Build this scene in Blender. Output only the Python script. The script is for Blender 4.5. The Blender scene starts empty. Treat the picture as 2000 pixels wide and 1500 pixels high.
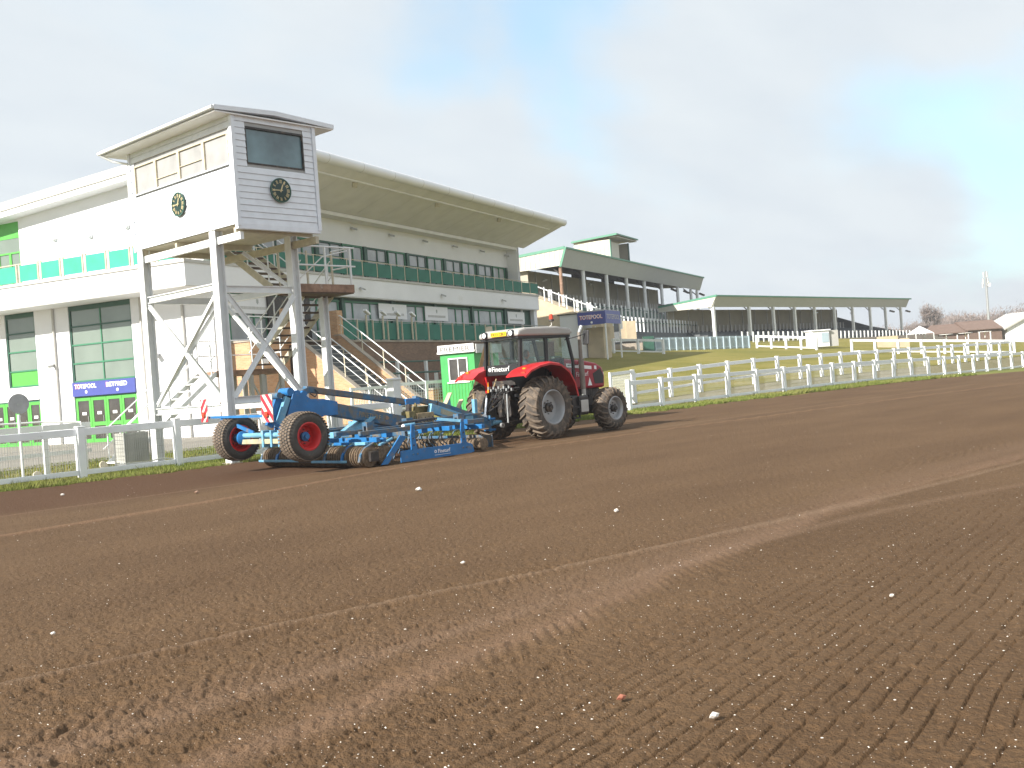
import bpy, bmesh, math, random
import numpy as np
from mathutils import Vector, Matrix

random.seed(7)
S = bpy.context.scene
COL = S.collection
R = math.radians

# ------------------------------------------------------------ camera
cam_d = bpy.data.cameras.new('camera')
cam = bpy.data.objects.new('camera', cam_d)
COL.objects.link(cam)
S.camera = cam
cam_d.sensor_width = 36.0
cam_d.lens = 36.0 * 2029.0 / 2000.0
cam_d.clip_start = 0.1
cam_d.clip_end = 6000
PITCH, ROLL, HEAD = R(-0.296), R(-4.175), R(42.95)
f = Vector((0, math.cos(PITCH), math.sin(PITCH)))
rt = Vector((1, 0, 0))
up = Vector((0, -math.sin(PITCH), math.cos(PITCH)))
r2 = rt * math.cos(ROLL) + up * math.sin(ROLL)
u2 = -rt * math.sin(ROLL) + up * math.cos(ROLL)
Mz = Matrix.Rotation(HEAD - math.pi / 2, 3, 'Z')
f, r2, u2 = Mz @ f, Mz @ r2, Mz @ u2
mw = Matrix((r2, u2, -f)).transposed().to_4x4()
mw.translation = Vector((0, 0, 1.62))
cam.matrix_world = mw

# ------------------------------------------------------------ sun, sky, exposure
AZ, EL = R(5.0), R(32.0)
sun_dir = Vector((-math.cos(AZ) * math.cos(EL), math.sin(AZ) * math.cos(EL), math.sin(EL)))
sd = bpy.data.lights.new('sun', 'SUN')
sd.energy = 5.0
sd.angle = R(0.6)
sd.color = (1.0, 0.945, 0.86)
sun = bpy.data.objects.new('sun', sd)
COL.objects.link(sun)
sun.rotation_euler = sun_dir.to_track_quat('Z', 'Y').to_euler()
sun.location = (-60, 5, 60)

W = bpy.data.worlds.new('World')
S.world = W
W.use_nodes = True
nt = W.node_tree
nt.nodes.clear()
def N(t, tree=None, **k):
    n = (tree or nt).nodes.new(t)
    for a, b in k.items():
        setattr(n, a, b)
    return n
out = N('ShaderNodeOutputWorld')
sky = N('ShaderNodeTexSky', sky_type='NISHITA', sun_disc=False)
sky.sun_elevation = EL
sky.sun_rotation = math.atan2(sun_dir.x, sun_dir.y)
sky.air_density = 1.0
sky.dust_density = 1.6
sky.ozone_density = 1.5
bg1 = N('ShaderNodeBackground')
bg1.inputs['Strength'].default_value = 0.13
tint = N('ShaderNodeMix', data_type='RGBA', blend_type='MULTIPLY')
tint.inputs['Factor'].default_value = 1.0
tint.inputs['B'].default_value = (0.86, 1.28, 1.25, 1)
nt.links.new(sky.outputs[0], tint.inputs['A'])
nt.links.new(tint.outputs['Result'], bg1.inputs['Color'])
bg2 = N('ShaderNodeBackground')
bg2.inputs['Strength'].default_value = 1.0
tc = N('ShaderNodeTexCoord')
sep = N('ShaderNodeSeparateXYZ')
nt.links.new(tc.outputs['Generated'], sep.inputs[0])
def math_(op, a, b=None, clamp=False, tree=None):
    n = N('ShaderNodeMath', tree, operation=op)
    n.use_clamp = clamp
    for i, v in enumerate((a, b)):
        if v is None: continue
        if isinstance(v, (int, float)): n.inputs[i].default_value = v
        else: (tree or nt).links.new(v, n.inputs[i])
    return n.outputs[0]
zc = math_('MAXIMUM', sep.outputs['Z'], 0.0)
zz = math_('ADD', zc, 0.16)
cx = math_('DIVIDE', sep.outputs['X'], zz)
cy = math_('DIVIDE', sep.outputs['Y'], zz)
cmb = N('ShaderNodeCombineXYZ')
nt.links.new(cx, cmb.inputs[0]); nt.links.new(cy, cmb.inputs[1])
mp = N('ShaderNodeMapping')
mp.inputs['Rotation'].default_value = (0, 0, R(-35))
mp.inputs['Scale'].default_value = (0.75, 1.5, 1)
mp.inputs['Location'].default_value = (2.3, 4.1, 0)
nt.links.new(cmb.outputs[0], mp.inputs[0])
nz = N('ShaderNodeTexNoise')
nz.inputs['Scale'].default_value = 0.9
nz.inputs['Detail'].default_value = 7
nz.inputs['Roughness'].default_value = 0.52
nz.inputs['Distortion'].default_value = 0.35
nt.links.new(mp.outputs[0], nz.inputs['Vector'])
# openings in the cloud veil (directions of the clear patches seen in the photograph)
cov = nz.outputs['Fac']
nw = N('ShaderNodeTexNoise'); nw.inputs['Scale'].default_value = 5.0; nw.inputs['Detail'].default_value = 5
nt.links.new(tc.outputs['Generated'], nw.inputs['Vector'])
wsub = N('ShaderNodeVectorMath', operation='SUBTRACT'); wsub.inputs[1].default_value = (0.5, 0.5, 0.5)
nt.links.new(nw.outputs['Color'], wsub.inputs[0])
wsc = N('ShaderNodeVectorMath', operation='SCALE'); wsc.inputs['Scale'].default_value = 0.30
nt.links.new(wsub.outputs[0], wsc.inputs[0])
wadd = N('ShaderNodeVectorMath', operation='ADD')
nt.links.new(tc.outputs['Generated'], wadd.inputs[0]); nt.links.new(wsc.outputs[0], wadd.inputs[1])
wno = N('ShaderNodeVectorMath', operation='NORMALIZE'); nt.links.new(wadd.outputs[0], wno.inputs[0])
for d, w, a in (((0.735, 0.60, 0.335), 0.0055, 0.58), ((0.955, 0.27, 0.17), 0.006, 0.40), ((0.90, 0.37, 0.21), 0.008, 0.20), ((0.45, 0.80, 0.40), 0.012, 0.30)):
    v = Vector(d).normalized()
    dp = N('ShaderNodeVectorMath', operation='DOT_PRODUCT')
    dp.inputs[1].default_value = v
    nt.links.new(wno.outputs[0], dp.inputs[0])
    t = math_('SUBTRACT', 1.0, dp.outputs['Value'])
    t = math_('DIVIDE', t, -w)
    t = math_('EXPONENT', t)
    cov = math_('SUBTRACT', cov, math_('MULTIPLY', t, a))
mr = N('ShaderNodeMapRange', interpolation_type='SMOOTHSTEP')
mr.inputs['From Min'].default_value = -0.08
mr.inputs['From Max'].default_value = 0.37
mr.inputs['To Min'].default_value = 0.50
mr.inputs['To Max'].default_value = 1.0
nt.links.new(cov, mr.inputs['Value'])
hz = N('ShaderNodeMapRange', interpolation_type='SMOOTHSTEP')
hz.inputs['From Min'].default_value = 0.0
hz.inputs['From Max'].default_value = 0.22
hz.inputs['To Min'].default_value = 1.0
hz.inputs['To Max'].default_value = 0.0
nt.links.new(sep.outputs['Z'], hz.inputs['Value'])
mask = math_('MAXIMUM', mr.outputs[0], math_('MULTIPLY', hz.outputs[0], 0.97))
nz2 = N('ShaderNodeTexNoise')
nz2.inputs['Scale'].default_value = 1.7
nz2.inputs['Detail'].default_value = 6
nt.links.new(mp.outputs[0], nz2.inputs['Vector'])
cr = N('ShaderNodeValToRGB')
cr.color_ramp.elements[0].position = 0.36
cr.color_ramp.elements[0].color = (0.415, 0.455, 0.492, 1)
cr.color_ramp.elements[1].position = 0.62
cr.color_ramp.elements[1].color = (0.455, 0.492, 0.518, 1)
nt.links.new(nz2.outputs['Fac'], cr.inputs[0])
nt.links.new(cr.outputs[0], bg2.inputs['Color'])
mx = N('ShaderNodeMixShader')
nt.links.new(mask, mx.inputs[0])
nt.links.new(bg1.outputs[0], mx.inputs[1])
nt.links.new(bg2.outputs[0], mx.inputs[2])
nt.links.new(mx.outputs[0], out.inputs['Surface'])

S.render.engine = 'CYCLES'
S.view_settings.view_transform = 'Standard'
S.view_settings.look = 'None'
S.view_settings.exposure = 0.84
S.view_settings.gamma = 1.0
S.view_settings.use_curve_mapping = False
S.cycles.max_bounces = 7
S.cycles.transparent_max_bounces = 12

# ------------------------------------------------------------ materials
def mat(name, c, rough=0.6, metal=0.0, var=0.12, sc=3.0, bump=0.0, bsc=30.0, dirt=None, dirt_amt=0.0, dsc=1.5, spec=0.5):
    m = bpy.data.materials.new(name)
    m.use_nodes = True
    t = m.node_tree
    b = t.nodes['Principled BSDF']
    b.inputs['Roughness'].default_value = rough
    b.inputs['Metallic'].default_value = metal
    b.inputs['Specular IOR Level'].default_value = spec
    co = t.nodes.new('ShaderNodeTexCoord').outputs['Object']
    n1 = t.nodes.new('ShaderNodeTexNoise')
    n1.inputs['Scale'].default_value = sc
    n1.inputs['Detail'].default_value = 6
    t.links.new(co, n1.inputs['Vector'])
    ra = t.nodes.new('ShaderNodeValToRGB')
    ra.color_ramp.elements[0].position = 0.3
    ra.color_ramp.elements[1].position = 0.7
    lo = [max(0, x * (1 - var)) for x in c]; hi = [min(1, x * (1 + var)) for x in c]
    ra.color_ramp.elements[0].color = (*lo, 1)
    ra.color_ramp.elements[1].color = (*hi, 1)
    t.links.new(n1.outputs['Fac'], ra.inputs[0])
    last = ra.outputs[0]
    if dirt:
        n2 = t.nodes.new('ShaderNodeTexNoise')
        n2.inputs['Scale'].default_value = dsc
        n2.inputs['Detail'].default_value = 9
        n2.inputs['Roughness'].default_value = 0.7
        t.links.new(co, n2.inputs['Vector'])
        r3 = t.nodes.new('ShaderNodeMapRange')
        r3.inputs['From Min'].default_value = 0.62 - 0.3 * dirt_amt
        r3.inputs['From Max'].default_value = 0.78 - 0.3 * dirt_amt
        t.links.new(n2.outputs['Fac'], r3.inputs['Value'])
        mxx = t.nodes.new('ShaderNodeMix'); mxx.data_type = 'RGBA'
        t.links.new(r3.outputs[0], mxx.inputs['Factor'])
        t.links.new(last, mxx.inputs['A'])
        mxx.inputs['B'].default_value = (*dirt, 1)
        last = mxx.outputs['Result']
    t.links.new(last, b.inputs['Base Color'])
    if bump:
        n3 = t.nodes.new('ShaderNodeTexNoise')
        n3.inputs['Scale'].default_value = bsc
        n3.inputs['Detail'].default_value = 4
        t.links.new(co, n3.inputs['Vector'])
        bp = t.nodes.new('ShaderNodeBump')
        bp.inputs['Strength'].default_value = bump
        bp.inputs['Distance'].default_value = 0.012
        t.links.new(n3.outputs['Fac'], bp.inputs['Height'])
        t.links.new(bp.outputs[0], b.inputs['Normal'])
    return m

def emat(name, c, s):
    m = mat(name, c, 0.4)
    b = m.node_tree.nodes['Principled BSDF']
    b.inputs['Emission Color'].default_value = (*c, 1)
    b.inputs['Emission Strength'].default_value = s
    return m

def glassmat(name, tintc, fac):
    m = bpy.data.materials.new(name); m.use_nodes = True
    t = m.node_tree; t.nodes.clear()
    o = t.nodes.new('ShaderNodeOutputMaterial')
    a = t.nodes.new('ShaderNodeBsdfTransparent'); a.inputs[0].default_value = (*tintc, 1)
    g = t.nodes.new('ShaderNodeBsdfGlossy'); g.inputs['Roughness'].default_value = 0.03
    g.inputs['Color'].default_value = (0.9, 0.95, 0.97, 1)
    fr = t.nodes.new('ShaderNodeLayerWeight'); fr.inputs['Blend'].default_value = 0.12
    ad = t.nodes.new('ShaderNodeMath'); ad.operation = 'ADD'; ad.inputs[1].default_value = fac
    x = t.nodes.new('ShaderNodeMixShader')
    pw = t.nodes.new('ShaderNodeMath'); pw.operation = 'POWER'; pw.inputs[1].default_value = 3.0
    t.links.new(fr.outputs['Facing'], pw.inputs[0]); t.links.new(pw.outputs[0], ad.inputs[0]); t.links.new(ad.outputs[0], x.inputs[0])
    t.links.new(a.outputs[0], x.inputs[1]); t.links.new(g.outputs[0], x.inputs[2])
    t.links.new(x.outputs[0], o.inputs['Surface'])
    return m

def brickmat(name, c1, c2, mortar):
    m = mat(name, c1, 0.85)
    t = m.node_tree; b = t.nodes['Principled BSDF']
    co = t.nodes.new('ShaderNodeTexCoord')
    # pick the wall's running direction: brick texture works in xy, so feed (x+y, z)
    sp = t.nodes.new('ShaderNodeSeparateXYZ'); t.links.new(co.outputs['Object'], sp.inputs[0])
    ad = t.nodes.new('ShaderNodeMath'); ad.operation = 'ADD'
    t.links.new(sp.outputs[0], ad.inputs[0]); t.links.new(sp.outputs[1], ad.inputs[1])
    cb = t.nodes.new('ShaderNodeCombineXYZ')
    t.links.new(ad.outputs[0], cb.inputs[0]); t.links.new(sp.outputs[2], cb.inputs[1])
    br = t.nodes.new('ShaderNodeTexBrick')
    br.inputs['Scale'].default_value = 1.0
    br.inputs['Brick Width'].default_value = 0.225
    br.inputs['Row Height'].default_value = 0.075
    br.inputs['Mortar Size'].default_value = 0.008
    br.inputs['Color1'].default_value = (*c1, 1)
    br.inputs['Color2'].default_value = (*c2, 1)
    br.inputs['Mortar'].default_value = (*mortar, 1)
    t.links.new(cb.outputs[0], br.inputs['Vector'])
    n = t.nodes.new('ShaderNodeTexNoise'); n.inputs['Scale'].default_value = 1.3; n.inputs['Detail'].default_value = 7
    t.links.new(co.outputs['Object'], n.inputs['Vector'])
    mx_ = t.nodes.new('ShaderNodeMix'); mx_.data_type = 'RGBA'; mx_.blend_type = 'MULTIPLY'
    mx_.inputs['Factor'].default_value = 0.6
    rr = t.nodes.new('ShaderNodeMapRange'); rr.inputs['To Min'].default_value = 0.6; rr.inputs['To Max'].default_value = 1.35
    t.links.new(n.outputs['Fac'], rr.inputs['Value'])
    t.links.new(br.outputs['Color'], mx_.inputs['A']); t.links.new(rr.outputs[0], mx_.inputs['B'])
    t.links.new(mx_.outputs['Result'], b.inputs['Base Color'])
    bp = t.nodes.new('ShaderNodeBump'); bp.inputs['Strength'].default_value = 0.6; bp.inputs['Distance'].default_value = 0.006
    bp.invert = True
    t.links.new(br.outputs['Fac'], bp.inputs['Height']); t.links.new(bp.outputs[0], b.inputs['Normal'])
    return m

WHITE = mat('white_wall_paint', (0.82, 0.83, 0.855), 0.55, var=0.04, sc=0.6, dirt=(0.62, 0.61, 0.57), dirt_amt=-0.1, dsc=0.5)
WSTEEL = mat('white_painted_steel', (0.78, 0.80, 0.80), 0.4, var=0.05, sc=4, dirt=(0.42, 0.30, 0.2), dirt_amt=-0.25, dsc=6)
WBOARD = mat('white_painted_boards', (0.78, 0.82, 0.88), 0.5, var=0.05, sc=5, dirt=(0.5, 0.5, 0.48), dirt_amt=-0.15, dsc=3)
WRAIL = mat('white_rail_plastic', (0.84, 0.86, 0.89), 0.42, var=0.05, sc=2.0, dirt=(0.36, 0.36, 0.28), dirt_amt=0.0, dsc=3.5)
CREAM = mat('cream_painted_wood', (0.55, 0.50, 0.38), 0.6, var=0.12, sc=6, dirt=(0.35, 0.3, 0.22), dirt_amt=0.0, dsc=5)
BLIND = mat('pale_blind_behind_glass', (0.36, 0.36, 0.355), 0.18, var=0.12, sc=2)
SOFFIT = mat('beige_soffit_panel', (0.80, 0.80, 0.80), 0.7, var=0.06, sc=1.0)
GREYST = mat('pale_grey_trim', (0.5, 0.49, 0.46), 0.6, var=0.08, sc=3)
CONC = mat('concrete', (0.38, 0.33, 0.27), 0.9, var=0.15, sc=2, bump=0.3, dirt=(0.25, 0.22, 0.18), dirt_amt=0.05)
CONCY = mat('warm_concrete', (0.52, 0.43, 0.30), 0.9, var=0.12, sc=1.4, bump=0.2, dirt=(0.36, 0.29, 0.2), dirt_amt=0.0)
DARKG = mat('dark_green_paint', (0.035, 0.105, 0.075), 0.45, var=0.1)
GREEN = mat('mid_green_frame_paint', (0.045, 0.20, 0.11), 0.45, var=0.1)
LIME = mat('bright_green_door_paint', (0.10, 0.42, 0.075), 0.4, var=0.06)
KGREEN = mat('kiosk_green_paint', (0.05, 0.34, 0.09), 0.45, var=0.06)
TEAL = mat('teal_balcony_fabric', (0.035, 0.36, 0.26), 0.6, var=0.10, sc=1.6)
TEALD = mat('shaded_teal_balcony_fabric', (0.02, 0.16, 0.115), 0.65, var=0.14, sc=1.6)  # same teal for the track-side panels, their shade put into the colour
GLASSW = mat('sky_toned_window_glass', (0.19, 0.235, 0.20), 0.06, var=0.1, sc=0.6, spec=1.0)  # grey-green base colour stands in for the reflected sky
GLASSC = mat('curtained_window_glass', (0.40, 0.42, 0.43), 0.12, var=0.18, sc=1.2, spec=0.8)  # pale base: grey curtains plus reflections put into the colour
GLASSD = mat('dark_door_glass', (0.06, 0.055, 0.05), 0.08, var=0.3, sc=2, spec=0.8)
GLASSCAB = mat('tower_cab_window_glass', (0.13, 0.22, 0.25), 0.04, var=0.5, sc=0.9, spec=1.0)  # teal reflection painted into the base colour
SIGNB = mat('royal_blue_sign_face', (0.07, 0.09, 0.33), 0.4, var=0.04)
SIGNW = mat('white_sign_face', (0.82, 0.82, 0.82), 0.4, var=0.02)
LETW = mat('white_lettering', (0.85, 0.85, 0.86), 0.5, var=0.01)
LETR = mat('red_lettering', (0.62, 0.03, 0.06), 0.5, var=0.02)
BLACK = mat('black_plastic', (0.02, 0.02, 0.022), 0.45, var=0.2, dirt=(0.2, 0.15, 0.1), dirt_amt=0.0, dsc=4)
DKMET = mat('dark_oily_metal', (0.045, 0.04, 0.038), 0.5, 0.3, var=0.3, sc=8, dirt=(0.2, 0.15, 0.10), dirt_amt=0.25, dsc=6)
GALV = mat('galvanised_steel', (0.42, 0.43, 0.43), 0.42, 0.6, var=0.15, sc=5)
RUST = mat('rusty_steel', (0.30, 0.19, 0.13), 0.85, 0.1, var=0.35, sc=5, dirt=(0.55, 0.5, 0.45), dirt_amt=0.1, dsc=3)
DTREAD = mat('dark_rusty_tread', (0.12, 0.085, 0.065), 0.8, 0.2, var=0.3, sc=6)
GOLD = mat('pale_gold_paint', (0.62, 0.52, 0.30), 0.45, 0.1, var=0.05)
RED = mat('tractor_red_paint', (0.50, 0.018, 0.022), 0.32, var=0.08, dirt=(0.28, 0.12, 0.08), dirt_amt=0.05, dsc=3)
DRED = mat('bonnet_shaded_red_paint', (0.34, 0.012, 0.03), 0.32, var=0.08, dirt=(0.2, 0.1, 0.08), dirt_amt=0.1, dsc=3)  # tractor red darkened, the bonnet side's shade put into the colour
RIMR = mat('red_wheel_paint', (0.55, 0.02, 0.02), 0.4, var=0.1, dirt=(0.2, 0.08, 0.05), dirt_amt=0.0, dsc=7)
RIMG = mat('silver_wheel_paint', (0.40, 0.41, 0.42), 0.4, 0.35, var=0.08, dirt=(0.3, 0.24, 0.18), dirt_amt=0.05, dsc=4)
TYRE = mat('dusty_tyre_rubber', (0.075, 0.062, 0.052), 0.85, var=0.25, sc=5, dirt=(0.19, 0.145, 0.105), dirt_amt=0.45, dsc=5, bump=0.3)
TYRE2 = mat('grey_trailer_tyre_rubber', (0.06, 0.055, 0.05), 0.8, var=0.25, sc=6, dirt=(0.16, 0.13, 0.10), dirt_amt=0.2, dsc=5, bump=0.2)
TREADM = mat('tyre_lug_rubber', (0.15, 0.115, 0.085), 0.9, var=0.3, sc=7, bump=0.4)
EXH = mat('dusty_exhaust', (0.24, 0.21, 0.18), 0.6, 0.3, var=0.2, sc=6)
ROOFG = mat('cab_roof_grey', (0.40, 0.385, 0.36), 0.45, var=0.06, dirt=(0.4, 0.34, 0.28), dirt_amt=0.0)
BLUE = mat('implement_blue_paint', (0.018, 0.155, 0.40), 0.42, var=0.15, sc=4, dirt=(0.20, 0.17, 0.13), dirt_amt=0.2, dsc=5)
BLUED = mat('dusty_implement_blue', (0.035, 0.12, 0.22), 0.6, var=0.25, sc=4, dirt=(0.17, 0.14, 0.105), dirt_amt=0.6, dsc=5)
BLUEL = mat('pale_worn_blue', (0.15, 0.36, 0.52), 0.5, var=0.2, sc=5, dirt=(0.45, 0.42, 0.36), dirt_amt=0.15, dsc=6)
AXLEM = mat('worn_cream_axle', (0.42, 0.38, 0.25), 0.6, var=0.2, sc=6, dirt=(0.22, 0.28, 0.3), dirt_amt=0.3, dsc=4)
ROLLM = mat('soil_caked_roller', (0.16, 0.115, 0.075), 0.95, var=0.4, sc=14, bump=0.9, bsc=35)
OLIVE = mat('olive_brown_hydraulics', (0.16, 0.13, 0.05), 0.6, var=0.4, sc=8)
BRASS = mat('tan_box_paint', (0.30, 0.22, 0.12), 0.7, var=0.3, sc=6)
YPLATE = mat('yellow_plate', (0.85, 0.50, 0.02), 0.4, var=0.03)
ORANGE = mat('amber_lens', (0.7, 0.28, 0.02), 0.3, var=0.1)
BEACON = mat('red_beacon_lens', (0.5, 0.06, 0.03), 0.2, var=0.3, sc=20)
LAMPW = mat('white_lamp_lens', (0.85, 0.87, 0.9), 0.15, var=0.02)
CHROME = mat('bright_steel_rod', (0.85, 0.87, 0.92), 0.15, 0.9, var=0.02)
CABGL = glassmat('cab_glass', (0.90, 0.95, 0.93), 0.045)
SKIN = mat('skin', (0.62, 0.33, 0.24), 0.55, var=0.06, sc=8)
SHIRT = mat('dark_jacket_cloth', (0.05, 0.06, 0.08), 0.85, var=0.15)
TROUS = mat('dark_trousers', (0.03, 0.03, 0.04), 0.9, var=0.1)
HAIR = mat('short_grey_hair', (0.25, 0.22, 0.2), 0.9, var=0.2, sc=40)
WIRE = mat('grey_wire', (0.42, 0.43, 0.42), 0.5, 0.4)
WOODP = mat('varnished_pole_wood', (0.42, 0.26, 0.12), 0.5, var=0.2, sc=10)
BRICK = brickmat('buff_red_brick', (0.50, 0.27, 0.14), (0.60, 0.36, 0.20), (0.48, 0.38, 0.26))
BRICKD = brickmat('brown_brick', (0.20, 0.12, 0.08), (0.27, 0.165, 0.11), (0.2, 0.16, 0.12))
CLAD = mat('pale_corrugated_cladding', (0.60, 0.59, 0.50), 0.6, var=0.04)
FASC = mat('grey_fascia_cladding', (0.42, 0.44, 0.42), 0.6, var=0.04)
BACKW = mat('dull_buff_back_wall', (0.42, 0.39, 0.31), 0.9, var=0.15, sc=0.4)
GTRIM = mat('sea_green_trim', (0.09, 0.27, 0.18), 0.5, var=0.05)
STEPD = mat('dark_terrace_step', (0.12, 0.13, 0.135), 0.95, var=0.25, sc=0.8)
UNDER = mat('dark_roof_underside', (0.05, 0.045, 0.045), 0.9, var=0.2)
BLUEP = mat('pale_blue_picket', (0.42, 0.52, 0.58), 0.5, var=0.06)
CLKF = mat('clock_face_paint', (0.012, 0.04, 0.033), 0.35, var=0.05)
ROOFR = mat('brown_red_roof', (0.17, 0.115, 0.09), 0.9, var=0.15)
TARP = mat('grey_translucent_sheet', (0.40, 0.40, 0.37), 0.5, var=0.2, sc=3)
TREEB = mat('bare_winter_twigs', (0.24, 0.19, 0.17), 1.0, var=0.25, sc=0.3)  # twigs lightened, part of the distance haze is in their colour
BARK = mat('grey_bark', (0.14, 0.11, 0.09), 0.95, var=0.2)
STONE = mat('pale_flint', (0.72, 0.68, 0.62), 0.8, var=0.1, sc=20)
BRST = mat('brick_red_stone', (0.35, 0.13, 0.08), 0.9, var=0.2)

# ------------------------------------------------------------ mesh helper
class MB:
    def __init__(s):
        s.v, s.f = [], []
    def add(s, vs, fs):
        o = len(s.v)
        s.v += [tuple(p) for p in vs]
        s.f += [tuple(i + o for i in q) for q in fs]
        return s
    def b(s, x0, x1, y0, y1, z0, z1):
        if x0 > x1: x0, x1 = x1, x0
        if y0 > y1: y0, y1 = y1, y0
        if z0 > z1: z0, z1 = z1, z0
        return s.add([(x0, y0, z0), (x1, y0, z0), (x1, y1, z0), (x0, y1, z0), (x0, y0, z1), (x1, y0, z1), (x1, y1, z1), (x0, y1, z1)],
                     [(0, 3, 2, 1), (4, 5, 6, 7), (0, 1, 5, 4), (1, 2, 6, 5), (2, 3, 7, 6), (3, 0, 4, 7)])
    def bar(s, p, q, w, h=None, up=(0, 0, 1)):
        h = h or w
        p, q, up = Vector(p), Vector(q), Vector(up)
        d = (q - p).normalized()
        a = d.cross(up)
        if a.length < 1e-4: a = d.cross(Vector((1, 0, 0)))
        a.normalize(); c = a.cross(d).normalized()
        a = a * w / 2; c = c * h / 2
        vs = [p - a - c, p + a - c, p + a + c, p - a + c, q - a - c, q + a - c, q + a + c, q - a + c]
        return s.add(vs, [(0, 3, 2, 1), (4, 5, 6, 7), (0, 1, 5, 4), (1, 2, 6, 5), (2, 3, 7, 6), (3, 0, 4, 7)])
    def cyl(s, p, q, r, r2=None, n=12, caps=True):
        r2 = r if r2 is None else r2
        p, q = Vector(p), Vector(q)
        d = (q - p).normalized()
        a = d.cross(Vector((0, 0, 1)))
        if a.length < 1e-4: a = Vector((1, 0, 0))
        a.normalize(); c = d.cross(a)
        vs = []
        for pt, rr in ((p, r), (q, r2)):
            for i in range(n):
                t = 2 * math.pi * i / n
                vs.append(pt + a * rr * math.cos(t) + c * rr * math.sin(t))
        fs = [(i, (i + 1) % n, n + (i + 1) % n, n + i) for i in range(n)]
        if caps: fs += [tuple(range(n - 1, -1, -1)), tuple(range(n, 2 * n))]
        return s.add(vs, fs)
    def tube(s, pts, r, n=6):
        for a, c in zip(pts, pts[1:]):
            s.cyl(a, c, r, n=n)
        return s
    def prism(s, poly, off):
        n = len(poly); off = Vector(off)
        vs = [Vector(p) for p in poly] + [Vector(p) + off for p in poly]
        return s.add(vs, [tuple(range(n)), tuple(range(2 * n - 1, n - 1, -1))] + [((i + 1) % n, i, n + i, n + (i + 1) % n) for i in range(n)])
    def lathe(s, prof, c, axis, n=32, closed=False):
        """prof: (radius, along-axis) pairs"""
        c, ax = Vector(c), Vector(axis).normalized()
        a = ax.cross(Vector((0, 0, 1)))
        if a.length < 1e-3: a = Vector((1, 0, 0))
        a.normalize(); b_ = ax.cross(a)
        vs = []
        for i in range(n):
            t = 2 * math.pi * i / n
            e = a * math.cos(t) + b_ * math.sin(t)
            for r, h in prof: vs.append(c + e * r + ax * h)
        m = len(prof); fs = []
        for i in range(n):
            j = (i + 1) % n
            for k in range(m if closed else m - 1):
                k2 = (k + 1) % m
                fs.append((i * m + k, i * m + k2, j * m + k2, j * m + k))
        return s.add(vs, fs)
    def build(s, name, m, parent=None, smooth=False, bevel=0, loc=None, kind=None):
        me = bpy.data.meshes.new(name)
        me.from_pydata(s.v, [], s.f)
        me.materials.append(m)
        if smooth:
            for p in me.polygons: p.use_smooth = True
            me.set_sharp_from_angle(angle=R(40))
        if len(s.f) < 6000 and kind != 'stuff':
            bm = bmesh.new(); bm.from_mesh(me); bmesh.ops.recalc_face_normals(bm, faces=bm.faces); bm.to_mesh(me); bm.free()
        me.update()
        o = bpy.data.objects.new(name, me)
        COL.objects.link(o)
        if parent: o.parent = parent
        if loc: o.location = loc
        if kind: o['kind'] = kind
        if bevel:
            bv = o.modifiers.new('bevel', 'BEVEL'); bv.width = bevel; bv.segments = 2; bv.limit_method = 'ANGLE'; bv.angle_limit = R(35)
        return o

def tag(o, label=None, cat=None, group=None, kind=None):
    if label: o['label'] = label
    if cat: o['category'] = cat
    if group: o['group'] = group
    if kind: o['kind'] = kind
    return o
def thing(name, label, cat, loc=(0, 0, 0), rz=0, group=None):
    o = bpy.data.objects.new(name, None)
    COL.objects.link(o)
    o.location = loc; o.rotation_euler = (0, 0, rz)
    o.empty_display_size = 0.2
    return tag(o, label, cat, group)
def box(name, m, parent, *a, bevel=0):
    return MB().b(*a).build(name, m, parent, bevel=bevel)
def dup(o, parent, loc, name=None):
    c = o.copy(); COL.objects.link(c); c.parent = parent; c.location = loc
    return c
def copy_tree(o, loc, label, rz=None):
    r = o.copy(); COL.objects.link(r); r.location = loc; r['label'] = label
    if rz is not None: r.rotation_euler = (0, 0, rz)
    for ch in list(o.children):
        c = ch.copy(); COL.objects.link(c); c.parent = r
        for g in ch.children:
            d = g.copy(); COL.objects.link(d); d.parent = c
    return r
DG = None
def text(body, m, parent, org, xd, yd, width, height, ext=0.006, name='lettering', bold=0.0):
    """flat lettering: org = lower left corner, xd reading direction, yd up direction"""
    cu = bpy.data.curves.new('t', 'FONT'); cu.body = body; cu.extrude = 0.5; cu.offset = bold; cu.resolution_u = 3
    o = bpy.data.objects.new('t', cu); COL.objects.link(o)
    dg = bpy.context.evaluated_depsgraph_get(); dg.update()
    me = bpy.data.meshes.new_from_object(o.evaluated_get(dg))
    bpy.data.objects.remove(o)
    co = np.empty(len(me.vertices) * 3); me.vertices.foreach_get('co', co); co = co.reshape(-1, 3)
    mn, mxv = co.min(0), co.max(0)
    co = (co - mn) / np.maximum(mxv - mn, 1e-6)
    xd, yd = np.array(Vector(xd).normalized()), np.array(Vector(yd).normalized())
    zd = np.cross(xd, yd)
    P = np.array(org) + co[:, :1] * width * xd + co[:, 1:2] * height * yd + (co[:, 2:3] - 0.02) * ext * zd
    me.vertices.foreach_set('co', P.ravel()); me.materials.clear(); me.materials.append(m); me.update(); me.name = name
    ob = bpy.data.objects.new(name, me); COL.objects.link(ob); ob.parent = parent
    return ob

def sstep(x, a, b):
    t = np.clip((np.asarray(x, float) - a) / (b - a), 0, 1)
    return t * t * (3 - 2 * t)
def TZ(x, y):
    """height of the ground beyond the track"""
    s = sstep(x, 28, 50) * (1 - 0.66 * sstep(x, 118, 168))
    z = 0.3 * sstep(y, 24.6, 26.8) + 0.105 * np.clip(np.asarray(y, float) - 25.5, 0, 36)
    dip = -0.36 * sstep(x, 48, 84)
    return s * z + dip * (1 - sstep(y, 24.5, 27.5))

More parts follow.
